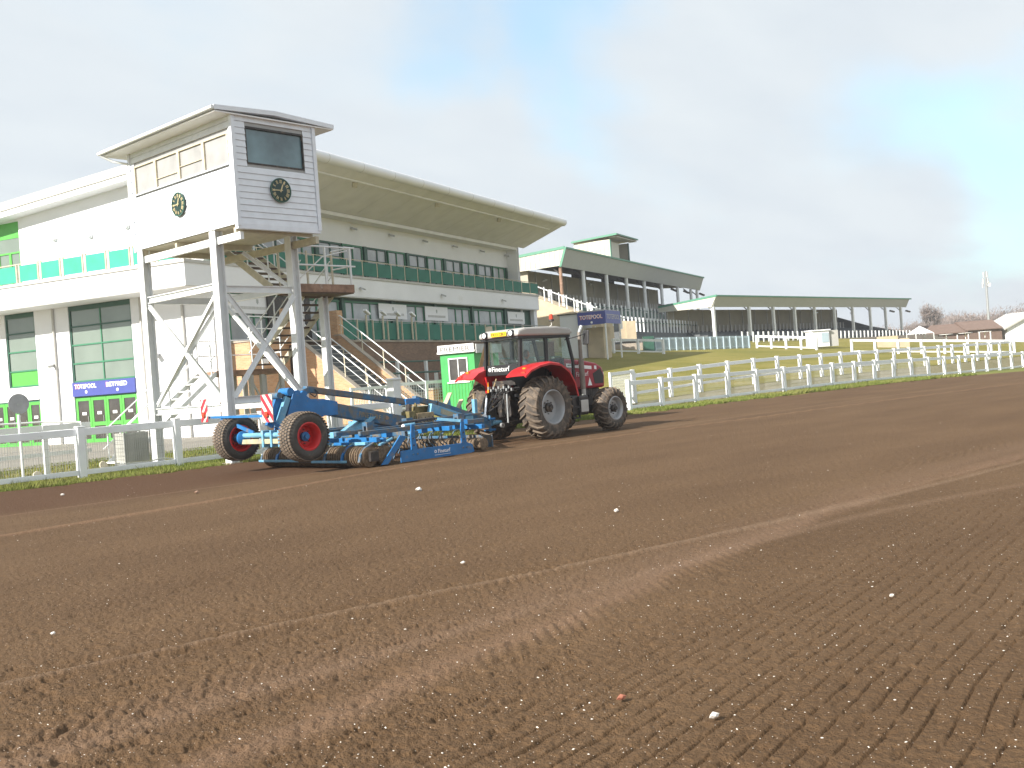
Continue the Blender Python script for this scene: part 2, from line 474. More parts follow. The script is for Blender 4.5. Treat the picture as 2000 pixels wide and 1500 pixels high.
# ------------------------------------------------------------ ground, track, grass
def grid_obj(name, X, Y, Z, m):
    ny, nx = X.shape
    me = bpy.data.meshes.new(name)
    co = np.stack([X, Y, Z], -1).reshape(-1, 3).astype('f4')
    idx = np.arange(nx * ny).reshape(ny, nx)
    q = np.stack([idx[:-1, :-1], idx[:-1, 1:], idx[1:, 1:], idx[1:, :-1]], -1).reshape(-1, 4)
    me.vertices.add(len(co)); me.vertices.foreach_set('co', co.ravel())
    me.loops.add(q.size); me.loops.foreach_set('vertex_index', q.ravel().astype('i4'))
    me.polygons.add(len(q)); me.polygons.foreach_set('loop_start', np.arange(0, q.size, 4, dtype='i4'))
    me.polygons.foreach_set('use_smooth', np.ones(len(q), bool))
    me.update(calc_edges=True)
    me.materials.append(m)
    o = bpy.data.objects.new(name, me); COL.objects.link(o)
    return o

rng = np.random.default_rng(3)
def vnoise(x, y, seed):
    """value noise, unit cell"""
    r = np.random.default_rng(seed); T = r.random((256, 256))
    xi, yi = np.floor(x).astype(int), np.floor(y).astype(int)
    fx, fy = x - xi, y - yi
    fx, fy = fx * fx * (3 - 2 * fx), fy * fy * (3 - 2 * fy)
    g = lambda a, b: T[a % 256, b % 256]
    return (g(xi, yi) * (1 - fx) + g(xi + 1, yi) * fx) * (1 - fy) + (g(xi, yi + 1) * (1 - fx) + g(xi + 1, yi + 1) * fx) * fy

EDGE = lambda x: 22.25 + 0.10 * np.sin(x * 0.9) + 0.07 * np.sin(x * 2.3 + 1) - 0.05 * np.clip(x - 45, 0, 200) * (np.asarray(x) > 45) * 0.9 + 0.012 * np.clip(45 - np.asarray(x, float), 0, 40)

# soil material: colour by position on the track
def soil():
    m = bpy.data.materials.new('harrowed_track_soil'); m.use_nodes = True
    t = m.node_tree; b = t.nodes['Principled BSDF']
    b.inputs['Roughness'].default_value = 0.95
    b.inputs['Specular IOR Level'].default_value = 0.15
    L = t.links.new
    nn = lambda ty, **k: N(ty, t, **k)
    geo = nn('ShaderNodeNewGeometry')
    sp = nn('ShaderNodeSeparateXYZ'); L(geo.outputs['Position'], sp.inputs[0])
    X, Y = sp.outputs[0], sp.outputs[1]
    def noise(sc, det=5, ro=0.55, stretch=None):
        n = nn('ShaderNodeTexNoise'); n.inputs['Scale'].default_value = sc; n.inputs['Detail'].default_value = det; n.inputs['Roughness'].default_value = ro
        src = geo.outputs['Position']
        if stretch:
            mp_ = nn('ShaderNodeMapping'); mp_.inputs['Scale'].default_value = stretch; L(src, mp_.inputs[0]); src = mp_.outputs[0]
        L(src, n.inputs['Vector'])
        return n.outputs['Fac']
    def M(op, a, b_=None, clamp=False): return math_(op, a, b_, clamp, t)
    def band(curve_pts, w, wn=0.25):
        """soft band around y = piecewise-linear curve(x)"""
        cv = nn('ShaderNodeFloatCurve')
        c = cv.mapping.curves[0]
        x0, x1 = -10.0, 90.0
        pts = [((px - x0) / (x1 - x0), py / 30.0) for px, py in curve_pts]
        c.points[0].location = pts[0]; c.points[-1].location = pts[-1]
        for p in pts[1:-1]: c.points.new(*p)
        cv.mapping.update()
        L(M('DIVIDE', M('SUBTRACT', X, x0), x1 - x0), cv.inputs['Value'])
        yy = M('MULTIPLY', cv.outputs[0], 30.0)
        wob = M('MULTIPLY', M('SUBTRACT', noise(1.1), 0.5), wn)
        d = M('ABSOLUTE', M('ADD', M('SUBTRACT', Y, yy), wob))
        return M('SUBTRACT', 1.0, M('DIVIDE', d, w), True)
    def mixc(fac, a, bcol):
        k = nn('ShaderNodeMix', data_type='RGBA'); 
        L(fac, k.inputs['Factor']) if not isinstance(fac, float) else None
        if isinstance(a, tuple): k.inputs['A'].default_value = (*a, 1)
        else: L(a, k.inputs['A'])
        k.inputs['B'].default_value = (*bcol, 1)
        return k.outputs['Result']
    r = nn('ShaderNodeValToRGB'); e = r.color_ramp.elements
    e[0].position, e[0].color = 0.25, (0.080, 0.046, 0.0235, 1)
    e[1].position, e[1].color = 0.75, (0.152, 0.094, 0.051, 1)
    L(M('ADD', M('MULTIPLY', noise(0.55, 4, 0.5, (0.5, 1.4, 1)), 0.5), M('MULTIPLY', noise(22, 6, 0.7), 0.5)), r.inputs[0])
    c = r.outputs[0]
    # damp, freshly worked strip beside the grass
    fresh = nn('ShaderNodeMapRange', interpolation_type='SMOOTHSTEP'); fresh.inputs['From Min'].default_value = 17.0; fresh.inputs['From Max'].default_value = 19.5
    L(M('ADD', Y, M('MULTIPLY', noise(0.7), 2.0)), fresh.inputs['Value'])
    fr2 = nn('ShaderNodeMapRange', interpolation_type='SMOOTHSTEP'); fr2.inputs['From Min'].default_value = 14.0; fr2.inputs['From Max'].default_value = 24.0; fr2.inputs['To Min'].default_value = 0.75; fr2.inputs['To Max'].default_value = 0.12
    L(X, fr2.inputs['Value'])
    c = mixc(M('MULTIPLY', fresh.outputs[0], fr2.outputs[0]), c, (0.075, 0.036, 0.019))
    c = mixc(M('MULTIPLY', band([(-10, 4.3), (2.3, 4.25), (5, 4.5), (9, 4.95), (15, 4.75), (30, 3.0), (90, -3)], 0.26, 0.5), 0.5), c, (0.215, 0.135, 0.088))
    c = mixc(M('MULTIPLY', band([(-10, 5.5), (2.3, 5.1), (5, 5.0), (9, 5.2), (15, 5.2), (30, 4.2), (90, -1)], 0.55, 0.8), 0.32), c, (0.185, 0.118, 0.077))
    c = mixc(M('MULTIPLY', band([(-10, 5), (5, 4.9), (9.3, 4.6), (12.3, 3.8), (18, 2.2), (90, -3)], 0.16, 0.15), 0.40), c, (0.20, 0.13, 0.085))
    c = mixc(M('MULTIPLY', band([(-10, 14.1), (5.4, 14.4), (9.6, 14.9), (13.5, 15.6), (20, 15.5), (26, 14.9), (42, 12.9), (90, 4)], 0.16, 0.12), 0.60), c, (0.22, 0.13, 0.08))
    c = mixc(M('MULTIPLY', band([(-10, 17.2), (13, 17.0), (20, 16.3), (26, 16.0), (42, 15.0), (90, 8)], 0.13, 0.12), 0.35), c, (0.21, 0.14, 0.095))
    c = mixc(M('MULTIPLY', band([(-10, 8), (2.3, 6.47), (3.9, 6.17), (6, 5.70), (8, 5.3), (20, 4.0), (90, 0)], 0.08, 0.05), 0.5), c, (0.22, 0.15, 0.10))  # pale line: the ridge's highlight painted into the soil colour
    # fine straw and grit specks
    vo = nn('ShaderNodeTexVoronoi', feature='F1'); vo.inputs['Scale'].default_value = 24; L(geo.outputs['Position'], vo.inputs['Vector'])
    vs = nn('ShaderNodeSeparateColor'); L(vo.outputs['Color'], vs.inputs[0])
    sm = M('MULTIPLY', M('LESS_THAN', vo.outputs['Distance'], 0.11), M('GREATER_THAN', vs.outputs[0], 0.82))
    c = mixc(M('MULTIPLY', sm, 0.75), c, (0.46, 0.38, 0.30))
    vo2 = nn('ShaderNodeTexVoronoi', feature='F1'); vo2.inputs['Scale'].default_value = 62; L(geo.outputs['Position'], vo2.inputs['Vector'])
    vs2 = nn('ShaderNodeSeparateColor'); L(vo2.outputs['Color'], vs2.inputs[0])
    sm2 = M('MULTIPLY', M('LESS_THAN', vo2.outputs['Distance'], 0.2), M('GREATER_THAN', vs2.outputs[1], 0.9))
    c = mixc(M('MULTIPLY', sm2, 0.7), c, (0.50, 0.40, 0.32))
    L(c, b.inputs['Base Color'])
    bp = nn('ShaderNodeBump'); bp.inputs['Strength'].default_value = 0.95; bp.inputs['Distance'].default_value = 0.022
    h = M('ADD', M('ADD', M('MULTIPLY', noise(13, 3, 0.6), 1.2), M('MULTIPLY', noise(34, 5, 0.65), 1.0)), M('MULTIPLY', noise(110, 3, 0.6), 0.35))
    L(h, bp.inputs['Height']); L(bp.outputs[0], b.inputs['Normal'])
    return m
SOIL = soil()

def soil_h(x, y):
    n = lambda s, sd_, ax=1.0, ay=1.0: vnoise(x * s * ax + 31.7 * sd_, y * s * ay + 17.3 * sd_, sd_)
    # curves
    band_y = np.interp(x, [-10, 2.3, 5, 9, 15, 30], [4.3, 4.25, 4.5, 4.95, 4.75, 3.0])
    inband = np.exp(-((y - band_y) / 0.30) ** 2)
    ridge_y = np.interp(x, [-10, 2.3, 3.9, 6, 8, 20, 60], [8, 6.47, 6.17, 5.7, 5.3, 4.0, 0])
    rows = 1 / (1 + np.exp((y - band_y + 0.75) / 0.18))                  # harrow rows on the near side
    worked = sstep(y, 16.5, 19.0) * (1 - sstep(x, 15, 22))
    smooth = np.clip(inband * 0.5 + worked * 0.75, 0, 0.92)
    clod = (n(9, 1) - 0.5) * 0.007 + (n(21, 2) - 0.5) * 0.010 + (n(44, 3) - 0.5) * 0.016 + (n(85, 13) - 0.5) * 0.012
    pits = -0.030 * sstep(n(13, 4, 0.7, 1.3), 0.70, 0.85) - 0.015 * sstep(n(27, 5, 0.8, 1.2), 0.74, 0.86)
    rough = (clod * 1.15 + pits) * (1 - smooth) + (n(40, 6) - 0.5) * 0.006
    far = 1 / (1 + (np.hypot(x, y) / 6.5) ** 3)
    rough_scale = (1 - 0.62 * rows) * (0.05 + 0.95 * far)
    # grooves left by the tines, running away to the right
    yy = y - 0.125 * x - 0.010 * np.sin(x * 1.7)
    ph = (yy + (n(1.2, 7) - 0.5) * 0.06 + (n(6, 12) - 0.5) * 0.010) / 0.11
    g = np.abs((ph % 1.0) - 0.5) * 2
    groove = -0.020 * np.clip(1.1 - g / 0.13, 0, 1) * sstep(n(18, 8, 0.6, 1.2), 0.10, 0.50)
    h = rough * rough_scale + groove * rows
    h += (0.026 * np.exp(-((y - ridge_y) / 0.08) ** 2) - 0.022 * np.exp(-((y - ridge_y - 0.17) / 0.09) ** 2)) * (0.7 + 0.5 * n(1.3, 15))
    ln = np.interp(x, [-10, 5.4, 9.6, 13.5, 20, 26, 42, 60], [14.1, 14.4, 14.9, 15.6, 15.5, 14.9, 12.9, 9.5])
    h += 0.02 * np.exp(-((y - ln) / 0.12) ** 2)
    ad_ = np.abs(y - band_y + 0.02); tread = np.sin(2 * np.pi * (x + 0.9 * ad_ + 0.05 * n(2.0, 18)) / 0.125)
    h += 0.0045 * tread * np.exp(-((y - band_y) / 0.34) ** 4) * (0.4 + 0.9 * n(0.8, 16))
    t2 = y - band_y - 1.15; h += 0.006 * np.sin(2 * np.pi * (x + 0.9 * np.abs(t2) + 0.05 * n(2.0, 19)) / 0.125) * np.exp(-(t2 / 0.26) ** 4) * sstep(n(0.5, 17), .3, .7)
    # wheel ruts behind the band
    h += -0.012 * inband + (n(0.7, 9) - 0.5) * 0.04 * far
    return h

# near part of the track as a real height field, 0.6 mm-2 cm clods
NA, NR = 980, 620
ang = np.linspace(R(42.95 - 31), R(42.95 + 31), NA)
dist = 1.0 / np.linspace(1 / 2.15, 1 / 46.0, NR)
AA, DD = np.meshgrid(ang, dist)
XX, YY = DD * np.cos(AA), DD * np.sin(AA)
ed = EDGE(XX)
YC = np.minimum(YY, ed + 0.12)
fade = np.clip(np.minimum((AA - ang[0]) / 0.03, (ang[-1] - AA) / 0.03), 0, 1) * np.clip((46 - DD) / 6, 0, 1)
ZZ = 0.03 + soil_h(XX, YC) * fade
ZZ -= 0.05 * np.clip((YY - ed) / 0.1, 0, 1)
ZZ += -0.36 * sstep(XX, 48, 84)
o = grid_obj('racing_track', XX, YC, ZZ, SOIL); tag(o, kind='structure')
# the rest of the track, to either side, behind the camera and far down the course
xs = np.concatenate([np.arange(-60, -5, 5.0), np.arange(-5, 50, 1.0), np.arange(50, 140, 2.5), np.arange(140, 420, 20)])
tt = np.linspace(0, 1, 24)
XG = np.repeat(xs[None], len(tt), 0)
top = np.where(xs < 140, EDGE(xs), EDGE(np.array(140.0)))
YG = -22 + (top[None] + 0.1 + 22) * tt[:, None]
ZG = -0.012 - 0.36 * sstep(XG, 48, 84)
o = grid_obj('outer_racing_track', XG, YG, ZG, SOIL); tag(o, kind='structure')

def grassmat(name, ca, cb, cc):
    m = bpy.data.materials.new(name); m.use_nodes = True
    t = m.node_tree; b = t.nodes['Principled BSDF']; b.inputs['Roughness'].default_value = 0.95; b.inputs['Specular IOR Level'].default_value = 0.1
    geo = N('ShaderNodeNewGeometry', t)
    n1 = N('ShaderNodeTexNoise', t); n1.inputs['Scale'].default_value = 0.22; n1.inputs['Detail'].default_value = 8; n1.inputs['Roughness'].default_value = 0.65
    n2 = N('ShaderNodeTexNoise', t); n2.inputs['Scale'].default_value = 9; n2.inputs['Detail'].default_value = 6
    r = N('ShaderNodeValToRGB', t); e = r.color_ramp.elements
    e[0].position, e[0].color = 0.36, (*ca, 1); e[1].position, e[1].color = 0.66, (*cc, 1)
    k = r.color_ramp.elements.new(0.5); k.color = (*cb, 1)
    t.links.new(geo.outputs['Position'], n1.inputs['Vector']); t.links.new(geo.outputs['Position'], n2.inputs['Vector'])
    s = math_('ADD', math_('MULTIPLY', n1.outputs['Fac'], 0.6, tree=t), math_('MULTIPLY', n2.outputs['Fac'], 0.4, tree=t), tree=t)
    t.links.new(s, r.inputs[0]); t.links.new(r.outputs[0], b.inputs['Base Color'])
    bp = N('ShaderNodeBump', t); bp.inputs['Strength'].default_value = 0.8; bp.inputs['Distance'].default_value = 0.04
    t.links.new(n2.outputs['Fac'], bp.inputs['Height']); t.links.new(bp.outputs[0], b.inputs['Normal'])
    return m
LAWN = grassmat('dry_lawn', (0.135, 0.135, 0.030), (0.20, 0.18, 0.045), (0.275, 0.225, 0.08))
VERGE = grassmat('green_verge', (0.09, 0.12, 0.025), (0.15, 0.165, 0.04), (0.23, 0.20, 0.08))
PATH = mat('pale_tarmac_path', (0.24, 0.22, 0.185), 0.9, var=0.12, sc=0.8, bump=0.2)
WALK = grassmat('worn_walk_grass', (0.15, 0.14, 0.07), (0.20, 0.18, 0.11), (0.25, 0.22, 0.15))

# ground sheet to the horizon
gx = np.concatenate([[-1400, -800, -200], np.arange(-60, 20, 4.0), np.arange(20, 60, 1.0), np.arange(60, 190, 3.0), [200, 260, 400, 800, 1500]])
gy = np.concatenate([[-1400, -600, -100, -40, 0, 15], np.arange(21, 30, 0.35), np.arange(30, 70, 1.5), [75, 90, 120, 200, 400, 900, 1500]])
GX, GY = np.meshgrid(gx, gy)
GZ = TZ(GX, GY)
GZ = np.where(GY < EDGE(GX) - 0.3, -0.45, GZ - 0.005)
far_drop = sstep(np.hypot(GX, GY), 190, 420)
GZ = GZ * (1 - far_drop) - 0.3 * far_drop
o = grid_obj('ground', GX, GY, GZ, LAWN); tag(o, kind='structure')
# verge strip between track and rail, a little proud of the ground sheet
vx = np.concatenate([np.arange(-20, 60, 0.25), np.arange(60, 130, 1.0)])
vt = np.linspace(0, 1, 12)
VX = np.repeat(vx[None], 12, 0); ed = EDGE(vx)
VY = (ed - 0.05)[None] + (24.75 - ed + 0.05)[None] * vt[:, None]
VZ = TZ(VX, VY) + 0.035 * np.sin(np.clip(vt[:, None] * 8, 0, 1.57)) - 0.03 * (vt[:, None] < 0.01) + 0.02 * vnoise(VX * 3, VY * 3, 5)
o = grid_obj('grass_verge', VX, VY, VZ, VERGE); tag(o, kind='structure')
# paved walk between the two rails and forecourt before the grandstand
px_ = np.arange(34, 130, 1.0); pt = np.linspace(0, 1, 6)
PX = np.repeat(px_[None], 6, 0); PY = 24.95 + 1.9 * pt[:, None] + 0 * PX
o = grid_obj('horse_walk_path', PX, PY, TZ(PX, PY) + 0.012, WALK); tag(o, kind='structure')
fx = np.arange(2, 31, 1.0); fy = np.arange(31.5, 60, 1.5)
FX, FY = np.meshgrid(fx, fy)
o = grid_obj('forecourt', FX, FY, TZ(FX, FY) + 0.01, PATH); tag(o, kind='structure')

# grass blades along the verge
def blades(name, n, xr, yfun, hmin, hmax, m, seed, spread=1.0):
    r = np.random.default_rng(seed)
    x = xr[0] + (xr[1] - xr[0]) * r.random(n) ** 1.3
    y = yfun(x, r)
    z = TZ(x, y) + 0.02
    h = hmin + (hmax - hmin) * r.random(n) ** 2
    h *= (0.5 + 1.0 * vnoise(x * 1.3, y * 1.3, 21))
    a = r.random(n) * 6.283
    w = 0.006 + 0.00045 * x
    lx, ly = r.normal(0, .5, n) * h * spread, r.normal(0, .5, n) * h * spread
    P = np.empty((n, 3, 3), 'f4')
    P[:, 0] = np.stack([x - w * np.cos(a), y - w * np.sin(a), z - .02], -1)
    P[:, 1] = np.stack([x + w * np.cos(a), y + w * np.sin(a), z - .02], -1)
    P[:, 2] = np.stack([x + lx, y + ly, z + h], -1)
    me = bpy.data.meshes.new(name)
    me.vertices.add(n * 3); me.vertices.foreach_set('co', P.ravel())
    me.loops.add(n * 3); me.loops.foreach_set('vertex_index', np.arange(n * 3, dtype='i4'))
    me.polygons.add(n); me.polygons.foreach_set('loop_start', np.arange(0, n * 3, 3, dtype='i4'))
    me.update(calc_edges=True); me.materials.append(m)
    o = bpy.data.objects.new(name, me); COL.objects.link(o)
    return o
BLADE = grassmat('verge_blades', (0.10, 0.15, 0.03), (0.165, 0.19, 0.045), (0.27, 0.24, 0.10))
o = blades('verge_grass', 95000, (5, 62), lambda x, r: EDGE(x) - 0.22 * vnoise(x * 2.1, x * 0, 33) + (24.6 - EDGE(x)) * r.random(len(x)) ** 1.3, 0.02, 0.13, BLADE, 2)
tag(o, 'short green and straw coloured grass blades along the track edge', 'grass', kind='stuff')
o = blades('lawn_grass', 40000, (7, 34), lambda x, r: 24.8 + 8 * r.random(len(x)) ** 1.4, 0.02, 0.07, BLADE, 5)
tag(o, 'rough grass behind the white rail below the judges tower', 'grass', kind='stuff')

# pale grit and stones on the track
def stones(name, n, seed, rmin, rmax, m):
    r = random.Random(seed); mb = MB()
    for i in range(n):
        d = 1.0 / (1 / 2.4 + (1 / 30.0 - 1 / 2.4) * r.random() ** 0.55)
        a = R(42.95 - 30 + 60 * r.random())
        x, y = d * math.cos(a), d * math.sin(a)
        if y > 22: continue
        s = rmin + (rmax - rmin) * r.random() ** 3
        z = 0.038 + s * 0.3
        t = r.random() * 3
        c, s_ = math.cos(t), math.sin(t)
        a_, b_, h = s * (0.7 + r.random() * .8), s * (0.5 + r.random() * .4), s * 0.6
        mb.add([(x + c * a_, y + s_ * a_, z), (x - s_ * b_, y + c * b_, z + .2 * h), (x - c * a_, y - s_ * a_, z), (x + s_ * b_, y - c * b_, z - .2 * h), (x, y, z + h), (x, y, z - h)],
               [(0, 1, 4), (1, 2, 4), (2, 3, 4), (3, 0, 4), (1, 0, 5), (2, 1, 5), (3, 2, 5), (0, 3, 5)])
    return mb.build(name, m, kind='stuff')
tag(stones('gravel', 1700, 4, 0.0025, 0.0075, STONE), 'small pale grit scattered over the brown track', 'gravel')
def rock(x, y, s, m, label):
    r = random.Random(int(x * 100)); mb = MB()
    vs = []
    for k in range(14):
        ph = math.acos(1 - 2 * (k + .5) / 14); th = k * 2.4
        q = s * (0.75 + 0.5 * r.random())
        vs.append((q * math.sin(ph) * math.cos(th) * 1.3, q * math.sin(ph) * math.sin(th), q * math.cos(ph) * .7))
    import bmesh
    bm = bmesh.new()
    for v in vs: bm.verts.new(v)
    bmesh.ops.convex_hull(bm, input=bm.verts)
    me = bpy.data.meshes.new('stone'); bm.to_mesh(me); bm.free(); me.materials.append(m)
    o = bpy.data.objects.new('stone', me); COL.objects.link(o)
    o.location = (x, y, 0.04 + s * 0.35)
    tag(o, label, 'stone')
rock(3.95, 2.59, 0.020, STONE, 'white flint lying in the harrow rows at the lower right')
rock(3.95, 3.11, 0.020, BRST, 'red brick fragment near the lower middle of the track')
rock(10.43, 11.79, 0.045, STONE, 'white flint on the track straight below the blue side blade')
rock(9.33, 7.22, 0.028, STONE, 'small white flint on the track below the tractor front wheel')
rock(6.28, 6.59, 0.018, STONE, 'tiny white flint in mid track above the pale band')
rock(9.39, 16.40, 0.035, RUST, 'dark brown clod below the trailer wheels at the left')
rock(8.51, 19.74, 0.028, STONE, 'white flint on the damp soil beside the left rail')
rock(3.11, 7.54, 0.016, STONE, 'white flint just above the long ridge at the far left')
rock(6.51, 2.85, 0.016, STONE, 'thin white flint near the right edge of the track')

# ------------------------------------------------------------ white running rails
def rail_fence(name, label, cat, xs, y, h, m, mid=False, mesh_to=0, group=None, zoff=0.0, pw=0.17, bottom=True):
    t = thing(name, label, cat, (xs[0], y, 0))
    x0 = xs[0]
    base = MB().b(-pw / 2, pw / 2, -pw / 2, pw / 2, -0.15, h)
    base.b(-pw / 2 - .012, pw / 2 + .012, -pw / 2 - .012, pw / 2 + .012, h, h + 0.025)
    p0 = base.build('post', m, t, bevel=0.012, loc=(0, 0, float(TZ(x0, y)) + zoff))
    for x in xs[1:]:
        pc = dup(p0, t, (x - x0, 0, float(TZ(x, y)) + zoff)); pc.rotation_euler = (random.gauss(0, .008), random.gauss(0, .010), 0)
    for a, b in zip(xs, xs[1:]):
        za, zb = float(TZ(a, y)) + zoff, float(TZ(b, y)) + zoff
        A, B = a - x0 + pw / 2, b - x0 - pw / 2
        r = MB().bar((A, 0, za + h - 0.115), (B, 0, zb + h - 0.115), 0.06, 0.175)
        r.build('top_rail', m, t, bevel=0.01)
        if bottom:
            zz = 0.42 if mid else 0.16
            MB().bar((A, 0, za + zz), (B, 0, zb + zz), 0.055, 0.12).build('lower_rail', m, t, bevel=0.01)
        if a < mesh_to:
            w = MB()
            n = int((B - A) / 0.055)
            for i in range(1, n):
                q = i / n
                X = A + (B - A) * q; z = za + (zb - za) * q
                w.bar((X, 0.035, z + 0.2), (X, 0.035, z + h - 0.19), 0.0045)
            for z in (0.24, 0.42, 0.60, 0.78, 0.96):
                w.bar((A, 0.04, za + z), (B, 0.04, zb + z), 0.0045)
            w.build('wire_mesh', WIRE, t, kind='stuff')
    return t
left = [8.35, 10.85, 13.32, 15.85, 18.38, 20.45]
rail_fence('rail_fence', 'white rail with wire mesh at the left, ending at the square pier', 'rail fence', left, 24.0, 1.22, WRAIL, mesh_to=30)
right = [33.0, 35.23] + [35.23 + 2.57 * k for k in range(1, 20)]
rail_fence('rail_fence', 'white trackside rail running from behind the tractor to the far right', 'rail fence', right, 24.5, 1.22, WRAIL, mesh_to=62)
inner = [36.9, 39.74] + [39.74 + 2.5 * k for k in range(1, 20)]
rail_fence('rail_fence', 'second white rail on the lawn side of the horse walk, behind the trackside rail', 'rail fence', inner, 27.1, 1.30, WRAIL, mid=True, zoff=0.0)

# square white pier and the gate panel beside it
p = thing('gate_pier', 'stout square white pier with a flat cap, at the end of the left rail', 'pier', (20.72, 24.2, 0))
box('shaft', WSTEEL, p, -.15, .15, -.15, .15, -.1, 1.82, bevel=.01)
box('cap', WSTEEL, p, -.18, .18, -.18, .18, 1.82, 1.9, bevel=.03)

def mesh_gate(label, a, b, za, zb, h, posts, m=WSTEEL, cell=0.12, bars=False):
    a, b = Vector((*a, za)), Vector((*b, zb))
    t = thing('mesh_gate', label, 'barrier', a)
    d = b - a
    MB().bar((0, 0, h), d + Vector((0, 0, h)), 0.06, 0.13).build('top_rail', m, t)
    MB().bar((0, 0, .1), d + Vector((0, 0, .1)), 0.06, 0.10).build('lower_rail', m, t)
    for q in posts:
        c = d * q
        MB().b(c.x - .05, c.x + .05, c.y - .05, c.y + .05, c.z - .1, c.z + h + .08).build('post', m, t)
    w = MB(); L = d.length; n = int(L / cell)
    for i in range(1, n):
        c = d * (i / n)
        w.bar((c.x, c.y, c.z + .12), (c.x, c.y, c.z + h - .05), .012)
    if not bars:
        for j in range(1, int(h / cell)):
            z = .1 + j * cell
            w.bar((0, 0, z), d + Vector((0, 0, z)), .012)
    w.build('wire_mesh', m, t, kind='stuff')
    return t
mesh_gate('white framed mesh gate between the square pier and the green kiosk', (28.17, 32.73), (30.83, 32.39), 0.62, 0.62, 1.1, (0.02, .55, 1.0))
mesh_gate('white steel mesh barrier behind the tractor bonnet', (34.1, 26.2), (36.7, 27.0), 0.25, 0.3, 1.25, (0, .98, 1.06))
mesh_gate('low white picket barrier at the foot of the brick staircase', (28.3, 35.9), (30.9, 36.6), 0.6, 0.62, 1.05, (0, .5, 1.0), bars=True)

# ------------------------------------------------------------ left hand clutter behind the rail
t = thing('round_sign', 'round grey sign disc on a white post at the left edge', 'sign', (9.86, 24.9, 0))
MB().cyl((0, 0, 0), (0, 0, 1.62), .035, n=10).build('post', WSTEEL, t)
MB().cyl((0, -.06, 1.87), (0, -.04, 1.87), .235, n=32).build('disc', GALV, t, smooth=True)
MB().b(-.05, .02, -.066, -.061, 1.83, 1.88).b(.03, .07, -.066, -.061, 1.84, 1.90).build('marking', FASC, t)
t = thing('crowd_barrier', 'white timber and tube crowd barrier behind the left rail', 'barrier', (8.6, 27.0, 0))
for x in (0.1, 1.4, 2.7, 3.7): box('post', WSTEEL, t, x - .06, x + .06, -.06, .06, -.1, 1.3)
MB().bar((-.8, 0, 1.22), (3.9, 0, 1.22), .07, .15).build('top_rail', WSTEEL, t)
MB().bar((-.8, 0, .55), (3.9, 0, .55), .05, .1).build('mid_rail', WSTEEL, t)
MB().tube([(-.8, .8, 1.45), (3.0, .8, 1.38), (3.8, .3, 1.3)], .03).build('hand_rail', WSTEEL, t)
w = MB()
for i in range(60): w.bar((-.7 + i * .075, .05, .1), (-.7 + i * .075, .05, 1.15), .006)
w.build('wire_mesh', WIRE, t, kind='stuff')
for i, x in enumerate((9.5, 10.95, 11.85)):
    b = MB().b(-.045, .045, -.045, .045, -.1, 0.95 + .1 * (i == 1)).build('bollard', WSTEEL)
    b.location = (x, 26.0 + .2 * i, 0)
    tag(b, ['short white bollard behind the left rail, leftmost of three', 'short white bollard behind the left rail, middle of three', 'short white bollard behind the left rail, rightmost of three'][i], 'bollard', 'short white bollards behind the rail')
for i, (x, y) in enumerate(((10.35, 25.3), (11.75, 25.9), (12.6, 26.6))):
    b = MB().lathe([(0.001, -.03), (.10, -.03), (.115, 0), (.10, .03), (.001, .03)], (0, 0, 0), (0, -1, .3), 20).build('ground_lamp', CREAM, smooth=True)
    b.location = (x, y, 0.13)
    tag(b, ['round cream ground marker lying behind the left rail, nearest the left edge', 'round cream ground marker, middle of the three behind the left rail', 'round cream ground marker closest to the rail post before the green doors'][i], 'marker', 'round cream markers on the grass')
t = thing('cage_trolley', 'grey wire cage trolley parked beside the tower leg', 'trolley', (12.55, 25.25, 0))
for x in (0, .7):
    for y in (0, .55): MB().bar((x, y, .12), (x, y, 1.0), .025).build('upright', GALV, t)
w = MB()
for i in range(15): w.bar((i * .05, 0, .18), (i * .05, 0, .98), .006)
for i in range(15): w.bar((i * .05, .55, .18), (i * .05, .55, .98), .006)
for j in range(9):
    w.bar((0, 0, .18 + j * .1), (.7, 0, .18 + j * .1), .006); w.bar((0, .55, .18 + j * .1), (.7, .55, .18 + j * .1), .006)
    w.bar((0, 0, .18 + j * .1), (0, .55, .18 + j * .1), .006); w.bar((.7, 0, .18 + j * .1), (.7, .55, .18 + j * .1), .006)
w.build('wire_mesh', GALV, t, kind='stuff')
box('sheet', TARP, t, .03, .67, .02, .035, .2, .95)
box('sheet', TARP, t, .01, .02, .02, .53, .2, .95)
box('floor', GALV, t, 0, .7, 0, .55, .13, .16)
for x in (.08, .62):
    for y in (.05, .5): MB().cyl((x, y - .015, .06), (x, y + .015, .06), .06, n=14).build('castor', BLACK, t)
MB().tube([(.7, 0, .18), (1.0, 0, .22), (1.35, .1, .16)], .018).build('tow_bar', WSTEEL, t)

